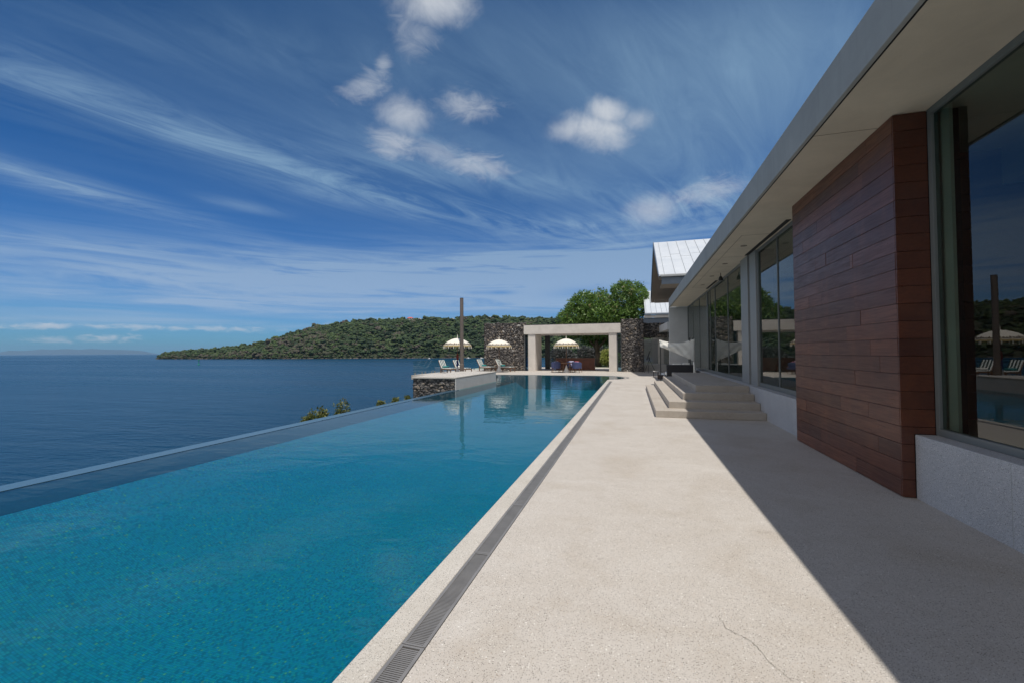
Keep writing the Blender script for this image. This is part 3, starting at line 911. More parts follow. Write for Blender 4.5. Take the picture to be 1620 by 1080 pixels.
# joints of the soffit and the access panel
for bx_ in ((2.151, 5.93, 2.80, 5.938), (2.399, 10.65, 2.411, 19.0), (2.412, 10.644, 3.0, 10.656), (2.412, 12.994, 2.96, 13.006), (2.412, 18.994, 2.96, 19.006)):
    hp('joint', MB().box(bx_[0], bx_[1], 4.2025, bx_[2], bx_[3], 4.2055), 'underside', parent=sf)
for y in (11.7, 13.95, 16.15, 18.2):
    d_ = hp('downlight', MB().lathe([(.075, 4.195), (.075, 4.2045)], 20, (2.68, y, 0)), 'underside', parent=sf)
    hp('lens', MB().lathe([(.05, 4.190), (.05, 4.1945)], 16, (2.68, y, 0)), 'frame_grey', parent=d_) if False else None
hp('slot_shade', MB().box(2.97, 9.6, 4.195, 3.06, 12.9, 4.2045), 'dark_gap', parent=sf)  # dark strips laid under the soffit, coloured as the shade of a recessed slot
hp('slot_shade', MB().box(2.97, 17.2, 4.195, 3.06, 19.4, 4.2045), 'dark_gap', parent=sf)
# plinth, butted against the timber panel
pl_ = hp('plinth', MB().box(2.92, Y0, -.02, 3.26, 5.635, .688), 'plinth', bev=.008)
pl2 = hp('plinth', MB().box(2.92, 8.745, -.02, 3.26, 26.88, .688), 'plinth', bev=.008)
for y, q in ((4.42, pl_), (2.3, pl_), (9.35, pl2), (10.9, pl2)):
    hp('joint', MB().box(2.9185, y, 0, 2.921, y+.003, .68), 'cabinet_grey', parent=q)
# timber panel: boards with shadow gaps, butt joints staggered
tb = MB(); r_ = random.Random(12)
nbd = 22; ph = 4.195/nbd
for i in range(nbd):
    z0 = .008+i*ph; z1 = z0+ph-.0042
    cuts = sorted(r_.uniform(5.95, 8.5) for _ in range(r_.choice((1, 1, 2))))
    ys_ = [5.66]+cuts+[8.725]
    for ya, yb in zip(ys_[:-1], ys_[1:]):
        if yb-ya < .05: continue
        dx_ = r_.uniform(-.0025, .0025)
        tb.box(2.80+dx_, ya+.001, z0, 2.83, yb-.001, z1, r_.random())
    if z0 < .69 < z1: tb.box(2.919, 5.640, .692, 3.105, 5.659, z1, .3); tb.box(2.919, 8.726, .692, 3.10, 8.742, z1, .3)
    tb.box(2.802, 5.640, z0, 3.105, 5.659, z1, r_.random()*.6) if z0 > .69 else tb.box(2.802, 5.640, z0, 2.918, 5.659, z1, r_.random()*.6)
    tb.box(2.802, 8.726, z0, 3.10, 8.742, z1, r_.random()*.6) if z0 > .69 else tb.box(2.802, 8.726, z0, 2.918, 8.742, z1, r_.random()*.6)
hp('timber_cladding', tb, 'hardwood', bev=.0022)
hp('timber_core', MB().box(2.832, 5.661, .0, 3.4, 8.724, 4.2), 'dark_gap')

def window(name, y0, y1, z0, z1, mull, bottom, post=.06, mat='frame_grey', x=3.14):
    fr = MB()
    fr.box(x-.035, y0, z0, x+.035, y0+post, z1); fr.box(x-.035, y1-post, z0, x+.035, y1, z1)
    fr.box(x-.036, y0+post, z0, x+.036, y1-post, z0+bottom); fr.box(x-.036, y0+post, z1-.07, x+.036, y1-post, z1)
    win = hp(name, fr, mat, bev=.004)
    ys_ = [y0+post]+list(mull)+[y1-post]
    for a_, b2 in zip(ys_[:-1], ys_[1:]):
        hp('pane', MB().box(x-.006, a_+.002, z0+bottom+.002, x+.006, b2-.002, z1-.072), 'window_glass', parent=win)
    for y in mull:
        hp('mullion', MB().box(x-.024, y-.012, z0+bottom, x+.022, y+.012, z1-.07), 'frame_grey', parent=win)
    return win
window('window', Y0, 5.633, .690, 4.204, [-.9, -3.9], .075)
window('window', 8.745, 12.25, .690, 4.204, [10.72], .10)
window('sliding_door', 13.72, 20.0, .690, 4.204, [15.93, 18.26, 19.4], .12, .05)
window('window', 20.03, 26.88, .690, 4.204, [22.4, 24.7], .08, .05)
hp('pillar', MB().box(3.07, 12.262, .69, 3.5, 12.86, 4.204), 'pillar_grey', bev=.004)
hp('pillar', MB().box(3.04, 12.95, .69, 3.5, 13.71, 4.204), 'pillar_grey', bev=.004)
hp('recess', MB().box(3.12, 12.862, .69, 3.4, 12.948, 4.203), 'dark_gap')
hp('end_wall', MB().box(2.085, 26.91, 0, 4.6, 27.2, 4.195), 'render_grey')
# inside
hp('floor', MB().box(3.262, Y0, .60, 11, 26.88, .684), 'interior_floor')
hp('back_wall', MB().box(11.01, Y0, .0, 11.2, 26.9, 4.234), 'interior_wall')
for q in ((3.2, Y0-.2, 0, 11, Y0-.01, 4.234), (4.61, 26.91, 0, 11, 27.1, 4.23), (3.42, 7.0, .69, 11, 7.2, 4.23)): hp('inner_wall', MB().box(*q), 'hardwood' if q[1] == 7.0 else 'interior_wall')
hp('ceiling', MB().box(3.18, Y0, 4.206, 11, 26.9, 4.232), 'render_white')
hp('inner_column', MB().box(3.2, 5.46, .69, 3.23, 5.625, 4.2), 'render_white')
hp('inner_beam', MB().box(4.6, Y0, 3.72, 5.1, 6.95, 4.203), 'render_white')

# steps
st_t = thing('entrance_steps', 'four broad terrazzo steps rising from the pool deck to the glass doors', 'steps', (2.0, 11, 0))
for i, (x, y, yb) in enumerate(((.51, 10.95, 19.17), (.85, 11.42, 19.28), (1.235, 11.94, 19.74), (1.61, 12.42, 19.78))):
    obj('step', loc(MB().box(x, y, max(0, .17*i-.06), 2.917-.002*i, yb, .17*(i+1)), (2.0, 11, 0)), 'step', st_t, bev=.012)

# spotlight under the eave
sp_t = thing('spotlight', 'small black spotlight hanging under the eave soffit', 'spotlight', (2.86, 15.6, 4.205))
obj('stem', MB().tube((0, 0, 0), (0, 0, -.10), .012), 'black_metal', sp_t)
obj('head', MB().lathe([(.02, -.10), (.05, -.14), (.075, -.24), (.07, -.25)], 16), 'black_metal', sp_t, smooth=True)

# ------------------------------------------------------------------ pavilion
pv = thing('pavilion', 'open white pavilion with thick flat roof framing the bar', 'pavilion', (-4.9, 36, 0)); PV = (-4.9, 36, 0)
obj('roof', loc(MB().box(-8.94, 35.0, 3.08, -.95, 39.4, 3.83), PV), 'render_white', pv, bev=.01)
obj('roof_capping', loc(MB().box(-8.9, 35.1, 3.832, -1.0, 39.3, 3.90), PV), 'frame_dark', pv)
obj('column', loc(MB().box(-8.57, 35.06, 0, -7.95, 37.6, 3.078), PV), 'render_white', pv, bev=.01)
obj('column', loc(MB().box(-1.88, 35.06, 0, -1.27, 36.4, 3.078), PV), 'render_white', pv, bev=.01)
obj('back_post', loc(MB().box(-7.9, 38.9, 0, -7.45, 39.2, 3.078), PV), 'frame_dark', pv)
for x0, x1 in ((-8.93, -8.60), (-1.24, -.90)):
    lf = obj('louvre_window', loc(MB().box(x0, 35.20, 0, x0+.05, 35.28, 3.078).box(x1-.05, 35.20, 0, x1, 35.28, 3.078), PV), 'frame_grey', pv)
    lm = MB()
    for k in range(24): lm.hexa([(x0+.052, 35.19, .03+k*.126), (x1-.052, 35.19, .03+k*.126), (x1-.052, 35.20, .03+k*.126), (x0+.052, 35.20, .03+k*.126), (x0+.052, 35.25, .15+k*.126), (x1-.052, 35.25, .15+k*.126), (x1-.052, 35.26, .15+k*.126), (x0+.052, 35.26, .15+k*.126)])
    obj('louvre_blades', loc(lm, PV), 'louvre_glass', lf)
bt = thing('bar_counter', 'long reddish wooden bar counter under the pavilion roof', 'bar counter', (-4.95, 38, 0))
obj('counter_top', MB().box(-1.76, -.35, 1.0, 1.76, .35, 1.05), 'teak', bt, bev=.01)
mb = MB()
for k in range(26): mb.box(-1.70+k*.131, -.30, 0, -1.70+k*.131+.124, -.26, .998)
obj('front_panel', mb, 'bar_wood', bt)
obj('cabinet', MB().box(-1.69, -.255, 0, 1.69, .3, .995), 'bar_wood', bt)
# bar stools
bs = thing('bar_stool', 'wooden bar stool in front of the counter, left of the umbrella base', 'bar stool', (-6.05, 37.2, 0), 0, 'bar stools at the counter')
obj('seat', MB().lathe([(.17, .72), (.18, .74), (.18, .77), (.16, .78)], 16), 'teak', bs)
for sx in (-1, 1):
    for sy_ in (-1, 1): obj('leg', MB().tube((sx*.10, sy_*.10, .72), (sx*.17, sy_*.17, 0), .018), 'teak', bs)
for y in (-.15, .15): obj('foot_rest', MB().box(-.15, y-.01, .25, .15, y+.01, .28), 'teak', bs)
dup(bs, (-5.2, 37.2, 0), .3, 'wooden bar stool in front of the counter, behind the umbrella base')

# ------------------------------------------------------------------ gabled roof behind
gb = thing('gabled_house', 'gabled white metal roof with wide brown underside rising behind the flat roof', 'house', (6, 33, 0)); GB = (6, 33, 0)
yE, yR, yF, zE, zR, zF, xV, xE = 27.2, 33.2, 39.2, 6.24, 9.67, 6.24, 1.52, 15.
mb = MB().hexa([(xV+.05, yE, zE-.10), (xE, yE, zE-.10), (xE, yR, zR-.10), (xV+.05, yR, zR-.10), (xV+.05, yE, zE), (xE, yE, zE), (xE, yR, zR), (xV+.05, yR, zR)])
rp = obj('roof', loc(mb, GB), 'zinc_roof', gb)
mb = MB()
for k in range(20):
    x = xV+.35+k*.62
    mb.hexa([(x, yE, zE), (x+.018, yE, zE), (x+.018, yR, zR), (x, yR, zR), (x, yE, zE+.04), (x+.018, yE, zE+.04), (x+.018, yR, zR+.04), (x, yR, zR+.04)])
for k in range(20):
    x = xV+.35+k*.62; q = .48+.07*(k % 2); y = yE+(yR-yE)*q; z = zE+(zR-zE)*q
    mb.hexa([(x+.025, y, z-.005), (x+.62, y, z-.005), (x+.62, y+.012, z+.002), (x+.025, y+.012, z+.002), (x+.025, y, z+.010), (x+.62, y, z+.010), (x+.62, y+.012, z+.017), (x+.025, y+.012, z+.017)])
obj('seams', loc(mb, GB), 'seam_grey', rp)
mb = MB().hexa([(xV+.05, yR+.002, zR-.10), (xE, yR+.002, zR-.10), (xE, yF, zF-.10), (xV+.05, yF, zF-.10), (xV+.05, yR+.002, zR), (xE, yR+.002, zR), (xE, yF, zF), (xV+.05, yF, zF)])
obj('roof', loc(mb, GB), 'zinc_roof', gb)
mb = MB().hexa([(xV+.06, yR+.0, zR-.42), (xE, yR+.0, zR-.42), (xE, yF-.1, zF-.42), (xV+.06, yF-.1, zF-.42), (xV+.06, yR, zR-.105), (xE, yR, zR-.105), (xE, yF-.1, zF-.105), (xV+.06, yF-.1, zF-.105)])
mb.hexa([(xV+.06, yE+.35, zE-.30), (xE, yE+.35, zE-.30), (xE, yR-.002, zR-.42), (xV+.06, yR-.002, zR-.42), (xV+.06, yE+.35, zE-.12), (xE, yE+.35, zE-.12), (xE, yR-.002, zR-.105), (xV+.06, yR-.002, zR-.105)])
obj('underside', loc(mb, GB), 'underside', gb)
mb = MB()
for (ya, za, yb, zb) in ((yE, zE, yR, zR), (yR, zR, yF, zF)):
    mb.hexa([(xV, ya, za-.44), (xV+.045, ya, za-.44), (xV+.045, yb, zb-.44), (xV, yb, zb-.44), (xV, ya, za+.04), (xV+.045, ya, za+.04), (xV+.045, yb, zb+.04), (xV, yb, zb+.04)])
mb2 = MB().hexa([(xV, yR, zR-.44), (xV+.045, yR, zR-.44), (xV+.045, yF, zF-.44), (xV, yF, zF-.44), (xV, yR, zR+.04), (xV+.045, yR, zR+.04), (xV+.045, yF, zF+.04), (xV, yF, zF+.04)])
mb2.hexa([(xV, yE, zE-.14), (xV+.045, yE, zE-.14), (xV+.045, yR-.002, zR-.44), (xV, yR-.002, zR-.44), (xV, yE, zE+.03), (xV+.045, yE, zE+.03), (xV+.045, yR-.002, zR+.04), (xV, yR-.002, zR+.04)])
obj('verge_board', loc(mb2, GB), 'gutter_blue', gb)
gt = obj('gutter', loc(MB().box(xV+.14, yE-.14, zE-.16, xE, yE-.005, zE-.03), GB), 'cabinet_grey', gb, bev=.02)
obj('eave_board', loc(MB().box(xV+.2, yE+.12, zE-.58, xE, yE+.2, zE-.17), GB), 'gutter_blue', gb)
obj('eave_soffit', loc(MB().box(xV+.2, yE+.202, zE-.58, xE, yE+2.0, zE-.53), GB), 'underside', gb)
obj('beam', loc(MB().box(xV+.3, yF-1.2, zF-.52, xE, yF-.7, zF-.30), GB), 'underside', gb)
obj('wall', loc(MB().box(3.6, 28.6, 0, 14.5, 38.5, 6.0), GB), 'render_grey', gb)

# farther roof
fh = thing('metal_roofed_house', 'farther white metal roof with dark gutter seen beside the tree', 'house', (7, 48, 0)); FH = (7, 48, 0)
mb = MB().hexa([(1.2, 45, 5.35), (14, 45, 5.35), (14, 52, 8.5), (1.2, 52, 8.5), (1.2, 45, 5.45), (14, 45, 5.45), (14, 52, 8.62), (1.2, 52, 8.62)])
fr2 = obj('roof', loc(mb, FH), 'zinc_roof', fh)
mb = MB()
for k in range(24):
    x = 1.3+k*.5; mb.hexa([(x, 45, 5.45), (x+.03, 45, 5.45), (x+.03, 52, 8.62), (x, 52, 8.62), (x, 45, 5.5), (x+.03, 45, 5.5), (x+.03, 52, 8.67), (x, 52, 8.67)])
obj('seams', loc(mb, FH), 'seam_grey', fr2)
obj('gutter', loc(MB().box(1.15, 44.85, 5.22, 14, 44.99, 5.36), FH), 'gutter_blue', fh)
obj('fascia', loc(MB().box(1.1, 45.02, 4.95, 14, 45.1, 5.20), FH), 'render_white', fh)
obj('frieze', loc(MB().box(1.0, 45.2, 4.35, 14, 45.3, 4.93), FH), 'gutter_blue', fh)
obj('wall', loc(MB().box(2.3, 45.6, -.1, 13.5, 51.5, 5.3), FH), 'render_grey', fh)

# low wing with canopy
lw = thing('low_wing', 'low wing with pale flat canopy and striped cladding beyond the daybed', 'building', (4, 38, 0)); LW = (4, 38, 0)
mb = MB().prism([(2.28, 31.0), (8, 31.0), (8, 41.5), (1.70, 41.5)], 3.08, 3.60); obj('canopy', loc(mb, LW), 'render_grey', lw, bev=.01)
mb = MB()
for k in range(18): mb.box(1.74+k*.08, 40.9, .0, 1.74+k*.08+.07, 40.96, 3.07)
obj('cladding', loc(mb, LW), 'render_white', lw)
obj('glazing', loc(MB().box(2.66, 33.0, .1, 2.70, 40.8, 3.05), LW), 'window_glass', lw)
obj('wall', loc(MB().box(3.22, 40.97, 0, 8, 41.4, 3.07), LW), 'render_grey', lw)
obj('plinth', loc(MB().box(.85, 37.0, 0, 2.6, 38.6, .52), LW), 'render_white', lw)
sgt = thing('side_gate', 'pale slatted gate below the stone lintel', 'gate', (1.4, 39.2, 0))
mb = MB()
for k in range(13): mb.box(-.62+k*.1, 0, .02, -.62+k*.1+.085, .04, 2.66)
obj('slats', mb, 'cabinet_grey', sgt)
for z in (.4, 2.2): obj('rail', MB().box(-.64, .042, z, .7, .07, z+.08), 'cabinet_grey', sgt)

# ------------------------------------------------------------------ daybed, boxes, pot, side table, telescope
db = thing('daybed', 'black wicker daybed with draped white canopy beside the steps', 'daybed', (2.1, 21.5, 0))
wb = MB(); wb.box(-.62, -.55, .08, .52, 1.1, .42); wb.box(-.62, -.62, .08, .55, -.53, .98); wb.box(.46, -.53, .42, .55, 1.1, .98)
obj('wicker_body', wb, 'wicker_dark', db, bev=.03)
obj('mattress', MB().box(-.58, -.5, .43, .44, 1.06, .60), 'linen', db, bev=.05)
obj('cushion', MB().box(-.35, -.50, .62, .05, -.30, 1.03), 'linen', db, bev=.06)
obj('cushion', MB().box(.08, -.50, .62, .44, -.30, 1.06), 'linen', db, bev=.06)
for x, y in ((.40, -.58), (.56, -.3)): obj('pole', MB().tube((x, y, .1), (x, y, 2.20), .02), 'black_metal', db)
obj('pole', MB().tube((-.83, .2, 0), (-.83, .2, 2.12), .02), 'black_metal', db)
def canopy(u, v):
    x = -.90+u*1.50
    top = 2.12-.28*math.sin(PI*u)*.55+(.02 if u > .8 else 0)
    bot = 1.80-.70*u**1.15
    z = top+(bot-top)*v
    y = -.60-.10*math.sin(PI*v)*math.sin(PI*u)+.03*math.sin(9*u+5*v)*v+.022*math.sin(21*u-9*v)*math.sin(PI*u)+.012*math.sin(34*u+14*v)*v
    return (x, y+.35*(1-u)*.4, z)
obj('canopy_cloth', MB().grid(canopy, 26, 12), 'linen', db, smooth=True, solid=.006)
def canopy_top(u, v):
    x = -.90+u*1.50; top = 2.12-.28*math.sin(PI*u)*.55+(.02 if u > .8 else 0)
    return (x, -.60+.14*(1-u)+v*1.0*(.3+.7*u), top-.10*math.sin(PI*v)+.004)
obj('canopy_top', MB().grid(canopy_top, 20, 10), 'linen', db, smooth=True, solid=.006)
def tail(u, v):
    q = u*2*PI; r = .045+.02*v+.008*math.sin(3*q)
    return (.56+.02*v+r*math.cos(q), -.60+r*math.sin(q), 1.12-.62*v)
obj('cloth_tail', MB().grid(tail, 14, 8), 'linen', db, smooth=True)
o = obj('wooden_crate', MB().box(-.16, -.16, 0, .16, .16, .22).box(-.17, -.17, .20, .17, .17, .24), 'box_brown', bev=.008, loc=(1.50, 26.0, 0)); tag(o, 'small brown wooden box on the deck left of the daybed', 'box')
pt_ = thing('flower_pot', 'pale round pot standing beside the daybed', 'pot', (1.72, 26.4, .0))
obj('pot', MB().lathe([(.0, 0), (.11, 0), (.15, .16), (.17, .34), (.15, .34), (.13, .2)], 18), 'pot_white', pt_, smooth=True)
obj('stand', MB().lathe([(.1, -.0), (.1, .02)], 12), 'box_brown', pt_)
sd = thing('side_table', 'small side table with white top on black legs near the telescope', 'side table', (1.32, 27.5, 0))
obj('table_top', MB().box(-.16, -.16, .36, .16, .16, .40), 'white_stone', sd, bev=.006)
for sx in (-1, 1):
    for sy_ in (-1, 1): obj('leg', MB().box(sx*.13-.015, sy_*.13-.015, 0, sx*.13+.015, sy_*.13+.015, .36), 'black_metal', sd)
tl = thing('telescope', 'dark telescope on a tripod beside the stone pier', 'telescope', (1.15, 33.4, 0))
obj('tube', MB().tube((-.18, 0, .95), (.06, 0, 1.62), .055, .04, 14), 'black_metal', tl)
obj('mount', MB().lathe([(.05, .98), (.06, 1.1), (.03, 1.18)], 12), 'black_metal', tl)
for q in (0.3, 2.4, 4.5): obj('leg', MB().tube((0, 0, 1.02), (.48*math.cos(q), .48*math.sin(q), 0), .02, .014), 'black_metal', tl)

# ------------------------------------------------------------------ tall pole
pp = thing('tall_pole', 'tall bare brown pole rising above the terrace behind the pool platform', 'pole', (-11.48, 27.5, 0))
obj('shaft', MB().tube((0, 0, 0), (0, 0, 5.34), .128, .122, 20), 'pole_brown', pp, smooth=False)
obj('collar', MB().lathe([(.15, 0), (.16, .05), (.15, .75), (.13, .78)], 20), 'pole_brown', pp)
obj('cap', MB().lathe([(.125, 5.341), (.125, 5.37), (.02, 5.38)], 20), 'frame_dark', pp)

# ------------------------------------------------------------------ parasols
def parasol(name, label, loc_, sleeve=None, size=.92):
    t_ = thing(name, label, 'parasol', loc_, random.uniform(0, .4), 'white fringed parasols')
    t_.scale = (size, size, 1.0)
    R_, N_ = 1.07, 16
    rings = [(0.02, 2.60), (.25, 2.575), (.5, 2.50), (.75, 2.38), (.93, 2.25), (1.07, 2.12)]
    vs = []; fs = []; n = N_*4
    for r, z in rings:
        for i in range(n):
            ph_ = (i % 4)/4; sag = .035*math.sin(PI*ph_)*(r/R_)**2
            q = 2*PI*i/n; vs.append(((r-sag*.4)*math.cos(q), (r-sag*.4)*math.sin(q), z-sag))
    for k in range(len(rings)-1):
        for i in range(n): j = (i+1) % n; fs.append((k*n+i, k*n+j, (k+1)*n+j, (k+1)*n+i))
    cn = obj('canopy', MB()._add(vs, fs), 'canvas_white', t_, solid=.008)
    vs = []; fs = []
    for k, (r, z) in enumerate(((1.075, 2.125), (1.09, 2.03))):
        for i in range(n):
            q = 2*PI*i/n; sc_ = -.035*abs(math.sin(PI*(i % 4)/4)) if k == 0 else -.03*abs(math.sin(PI*(i % 4)/4))
            vs.append((r*math.cos(q), r*math.sin(q), z+sc_))
    for i in range(n): j = (i+1) % n; fs.append((i, j, n+j, n+i))
    obj('valance', MB()._add(vs, fs), 'gold_trim', cn, solid=.006)
    vs = []; fs = []
    for i in range(48):
        h_ = .10 if i % 3 else .16
        q0, q1 = 2*PI*i/48, 2*PI*(i+.5)/48
        vs += [(1.05*math.cos(q0), 1.05*math.sin(q0), 2.160), ((1.05-h_*.75)*math.cos(q1), (1.05-h_*.75)*math.sin(q1), 2.160+h_*.8)]
        fs.append((2*i, 2*((i+1) % 48), 2*i+1))
    mb = MB()._add(vs, fs)
    obj('pattern', mb, 'motif_dark', cn, solid=.008)
    for i in range(16):
        q = 2*PI*i/16; x, y = 1.09*math.cos(q), 1.09*math.sin(q)
        obj('tassel', MB().tube((x, y, 2.05), (x, y, 1.99), .012, .03, 6).tube((x, y, 1.99), (x, y, 1.86), .034, .026, 6), 'canvas_white', cn)
    mb = MB()
    for i in range(16):
        q = 2*PI*i/16; mb.tube((.05*math.cos(q), .05*math.sin(q), 2.2), (1.03*math.cos(q), 1.03*math.sin(q), 2.10), .01, .008, 5)
    obj('ribs', mb, 'teak', t_)
    obj('pole', MB().tube((0, 0, .0), (0, 0, 2.62), .024, .022, 10), 'teak', t_)
    obj('finial', MB().lathe([(.03, 2.60), (.045, 2.64), (.02, 2.69), (.035, 2.74), (.012, 2.80), (.004, 2.88)], 12), 'canvas_white', t_, smooth=True)
    obj('base', MB().lathe([(.26, 0), (.27, .03), (.19, .18), (.10, .38), (.05, .55), (.03, .56)], 20), 'white_stone', t_, smooth=True)
    if sleeve:
        obj('scarf', MB().lathe([(.03, 1.05), (.09, 1.1), (.10, 1.3), (.07, 1.45), (.03, 1.5)], 12), 'red_cloth', t_)
        obj('scarf', MB().lathe([(.03, .6), (.08, .65), (.09, .9), (.05, 1.04)], 12), 'navy_cloth', t_)
    return t_
parasol('parasol', 'white fringed parasol partly hidden by the tall pole', (-12.15, 28.3, 0), True)
parasol('parasol', 'white fringed parasol in front of the left stone wall', (-10.35, 32.5, 0))
parasol('parasol', 'white fringed parasol over the round table before the bar', (-5.0, 32.9, 0), None, .88)

# ------------------------------------------------------------------ sun loungers (foot towards +x)
def lounger(label, loc_, rz, pillow):
    t_ = thing('sun_lounger', label, 'sun lounger', loc_, rz, 'striped sun loungers on the terrace')
    fr = MB()
    for y in (-.32, .28): fr.box(-.10, y, .26, 1.30, y+.045, .33)
    fr.box(-.1, -.276, .27, -.05, .278, .32); fr.box(1.25, -.276, .27, 1.30, .278, .32)
    obj('frame', fr, 'teak', t_, bev=.005)
    for x in (-.06, 1.22):
        for y in (-.31, .29): obj('leg', MB().box(x, y-.005, 0, x+.06, y+.04, .258), 'teak', t_)
    obj('seat_cushion', MB().box(.02, -.28, .332, 1.28, .28, .40), 'stripe_cloth', t_, bev=.02)
    a = math.radians(122)
    def bk(l, n): return (math.cos(a)*l+math.sin(a)*n, math.sin(a)*l-math.cos(a)*n)
    def slab(l0, l1, n0, n1, y0, y1):
        p = []
        for y in (y0, y1): pass
        (xa, za), (xb, zb), (xc, zc), (xd, zd) = bk(l0, n0), bk(l1, n0), bk(l1, n1), bk(l0, n1)
        return [(xa, y0, .35+za), (xd, y0, .35+zd), (xd, y1, .35+zd), (xa, y1, .35+za), (xb, y0, .35+zb), (xc, y0, .35+zc), (xc, y1, .35+zc), (xb, y1, .35+zb)]
    obj('backrest', MB().hexa(slab(0, .72, -.03, .005, -.30, .30)), 'teak', t_, bev=.006)
    obj('back_cushion', MB().hexa(slab(.04, .74, .007, .075, -.28, .28)), 'stripe_cloth', t_, bev=.02)
    obj('prop', MB().box(-.32, -.02, .05, -.28, .02, .62), 'teak', t_)
    if pillow:
        mb = MB().tube((.22, -.24, .47), (.22, .24, .47), .075, .075, 14); obj('towel', mb, pillow, t_, smooth=True)
    return t_
lounger('striped lounger with rolled green towel beside the glass railing', (-14.45, 31.0, 0), math.radians(-30), 'teal_towel')
lounger('striped lounger seen nearest the left of the tall pole', (-13.35, 31.3, 0), math.radians(-30), 'linen')
lounger('striped lounger at the outer end of the left stone wall', (-12.45, 34.3, 0), math.radians(-22), 'teal_towel')
lounger('striped lounger in front of the middle of the left stone wall', (-10.75, 34.2, 0), math.radians(-22), 'teal_towel')

# ------------------------------------------------------------------ glass railing of the sun terrace
gr_t = thing('glass_railing', 'frameless clear glass railing round the seaward edge of the sun terrace', 'railing', (-15.2, 27.4, 0))
def rail_run(p0, p1, n):
    p0, p1 = Vector(p0), Vector(p1); d = (p1-p0)/n; nn = d.normalized(); sd_ = Vector((-nn.y, nn.x, 0))*.006
    for k in range(n):
        a, b2 = p0+d*k+nn*.01, p0+d*(k+1)-nn*.01
        q = [a-sd_, b2-sd_, b2+sd_, a+sd_]
        obj('panel', MB().hexa([tuple(v-Vector((-15.2, 27.4, 0))+Vector((0, 0, .06))) for v in q]+[tuple(v-Vector((-15.2, 27.4, 0))+Vector((0, 0, 1.02))) for v in q]), 'rail_glass', gr_t)
        for v in (a+nn*.25, b2-nn*.25):
            v = v-Vector((-15.2, 27.4, 0)); obj('clamp', MB().box(v.x-.04, v.y-.04, 0, v.x+.04, v.y+.04, .14), 'steel', gr_t)
rail_run((-15.2, 27.4, 0), (-15.2, 36.9, 0), 6)
rail_run((-15.2, 36.95, 0), (-12.7, 36.95, 0), 2)

# ------------------------------------------------------------------ table and wicker chairs before the bar
tb_ = thing('round_table', 'round wooden table round the parasol before the bar', 'table', (-5.0, 33.15, 0))
obj('table_top', MB().lathe([(.06, .70), (.52, .70), (.53, .72), (.52, .745), (.06, .745)], 28), 'teak', tb_)
for q in (.8, 2.4, 3.9, 5.5): obj('leg', MB().tube((.33*math.cos(q), .33*math.sin(q), .70), (.40*math.cos(q), .40*math.sin(q), 0), .025), 'teak', tb_)
def chair(label, loc_, rz, cush):
    t_ = thing('wicker_chair', label, 'chair', loc_, rz, 'blue wicker chairs at the round table')
    obj('seat', MB().box(-.30, -.28, .36, .30, .28, .44), 'wicker_blue', t_, bev=.02)
    def back(u, v):
        q = PI*(-.08+1.16*u)
        z = .30+v*(.42+.12*math.sin(PI*u)); r = 1+.08*v
        return (.34*math.cos(q)*r, .05+.30*math.sin(q)*r, z)
    obj('shell', MB().grid(back, 22, 8), 'wicker_blue', t_, smooth=True, solid=.035)
    for x in (-.27, .27):
        for y in (-.24, .26): obj('leg', MB().tube((x, y, .36), (x*1.05, y*1.05, 0), .022, .018, 8), 'teak', t_)
    obj('cushion', MB().box(-.26, -.25, .445, .26, .24, .52), cush, t_, bev=.03)
    obj('back_pillow', MB().box(-.2, .1, .53, .2, .22, .86), cush, t_, bev=.05)
    return t_
chair('blue wicker chair with its back to the pool, left of the parasol base', (-5.85, 33.0, 0), math.radians(200), 'lilac_cloth')
chair('blue wicker chair with pink cushion, right of the parasol base', (-4.18, 33.0, 0), math.radians(165), 'pink_cloth')
chair('blue wicker chair across the table with lilac cushion, nearest the bar', (-4.75, 34.1, 0), math.radians(20), 'lilac_cloth')

# ------------------------------------------------------------------ mango tree and planting
mt = thing('mango_tree', 'large round-crowned mango tree behind the pavilion roof', 'tree', (-4.0, 50, -.1))
lob = [((-1.0, 0, 6.0), (2.7, 2.6, 2.4)), ((-2.6, -.4, 5.2), (1.9, 2.0, 1.8)), ((.6, .3, 6.3), (1.9, 2.2, 2.5)), ((3.6, .2, 7.4), (2.0, 2.1, 2.25)), ((4.6, -.2, 6.2), (1.45, 1.7, 1.6)), ((2.6, -.6, 5.6), (1.7, 1.8, 1.6)), ((-3.2, .3, 4.5), (1.0, 1.4, 1.2)),
       ((-.2, 1.2, 4.0), (2.2, 1.8, 1.5)), ((2.2, 1.0, 3.9), (1.8, 1.6, 1.5)), ((0, -1.2, 5.2), (2.2, 1.5, 1.8)), ((-1.4, -.6, 7.4), (1.3, 1.3, 1.2)), ((3.0, -.5, 8.6), (1.2, 1.2, 1.0)), ((4.6, .1, 8.0), (1.0, 1.2, 1.1))]
v, f, tn = leaves(lob, 5600, 7, .34, .058, .55, 9)
npobj('crown', v, f, tn, 'leaf_mango', mt)
tr = MB()
tr.tube((.2, 0, 0), (.0, .1, 1.6), .36, .28, 12); tr.tube((0, .1, 1.6), (-.1, .1, 3.0), .28, .22, 12)
for p in ((-2.2, -.2, 4.8), (1.0, .2, 5.2), (3.4, .1, 6.2), (-.8, .5, 5.5), (2.2, .6, 4.6)): tr.tube((-.05, .1, 1.9 if p[0] > 1.5 or p[0] < -1.5 else 2.8), p, .15, .05, 8)
obj('trunk', tr, 'bark', mt, smooth=True)

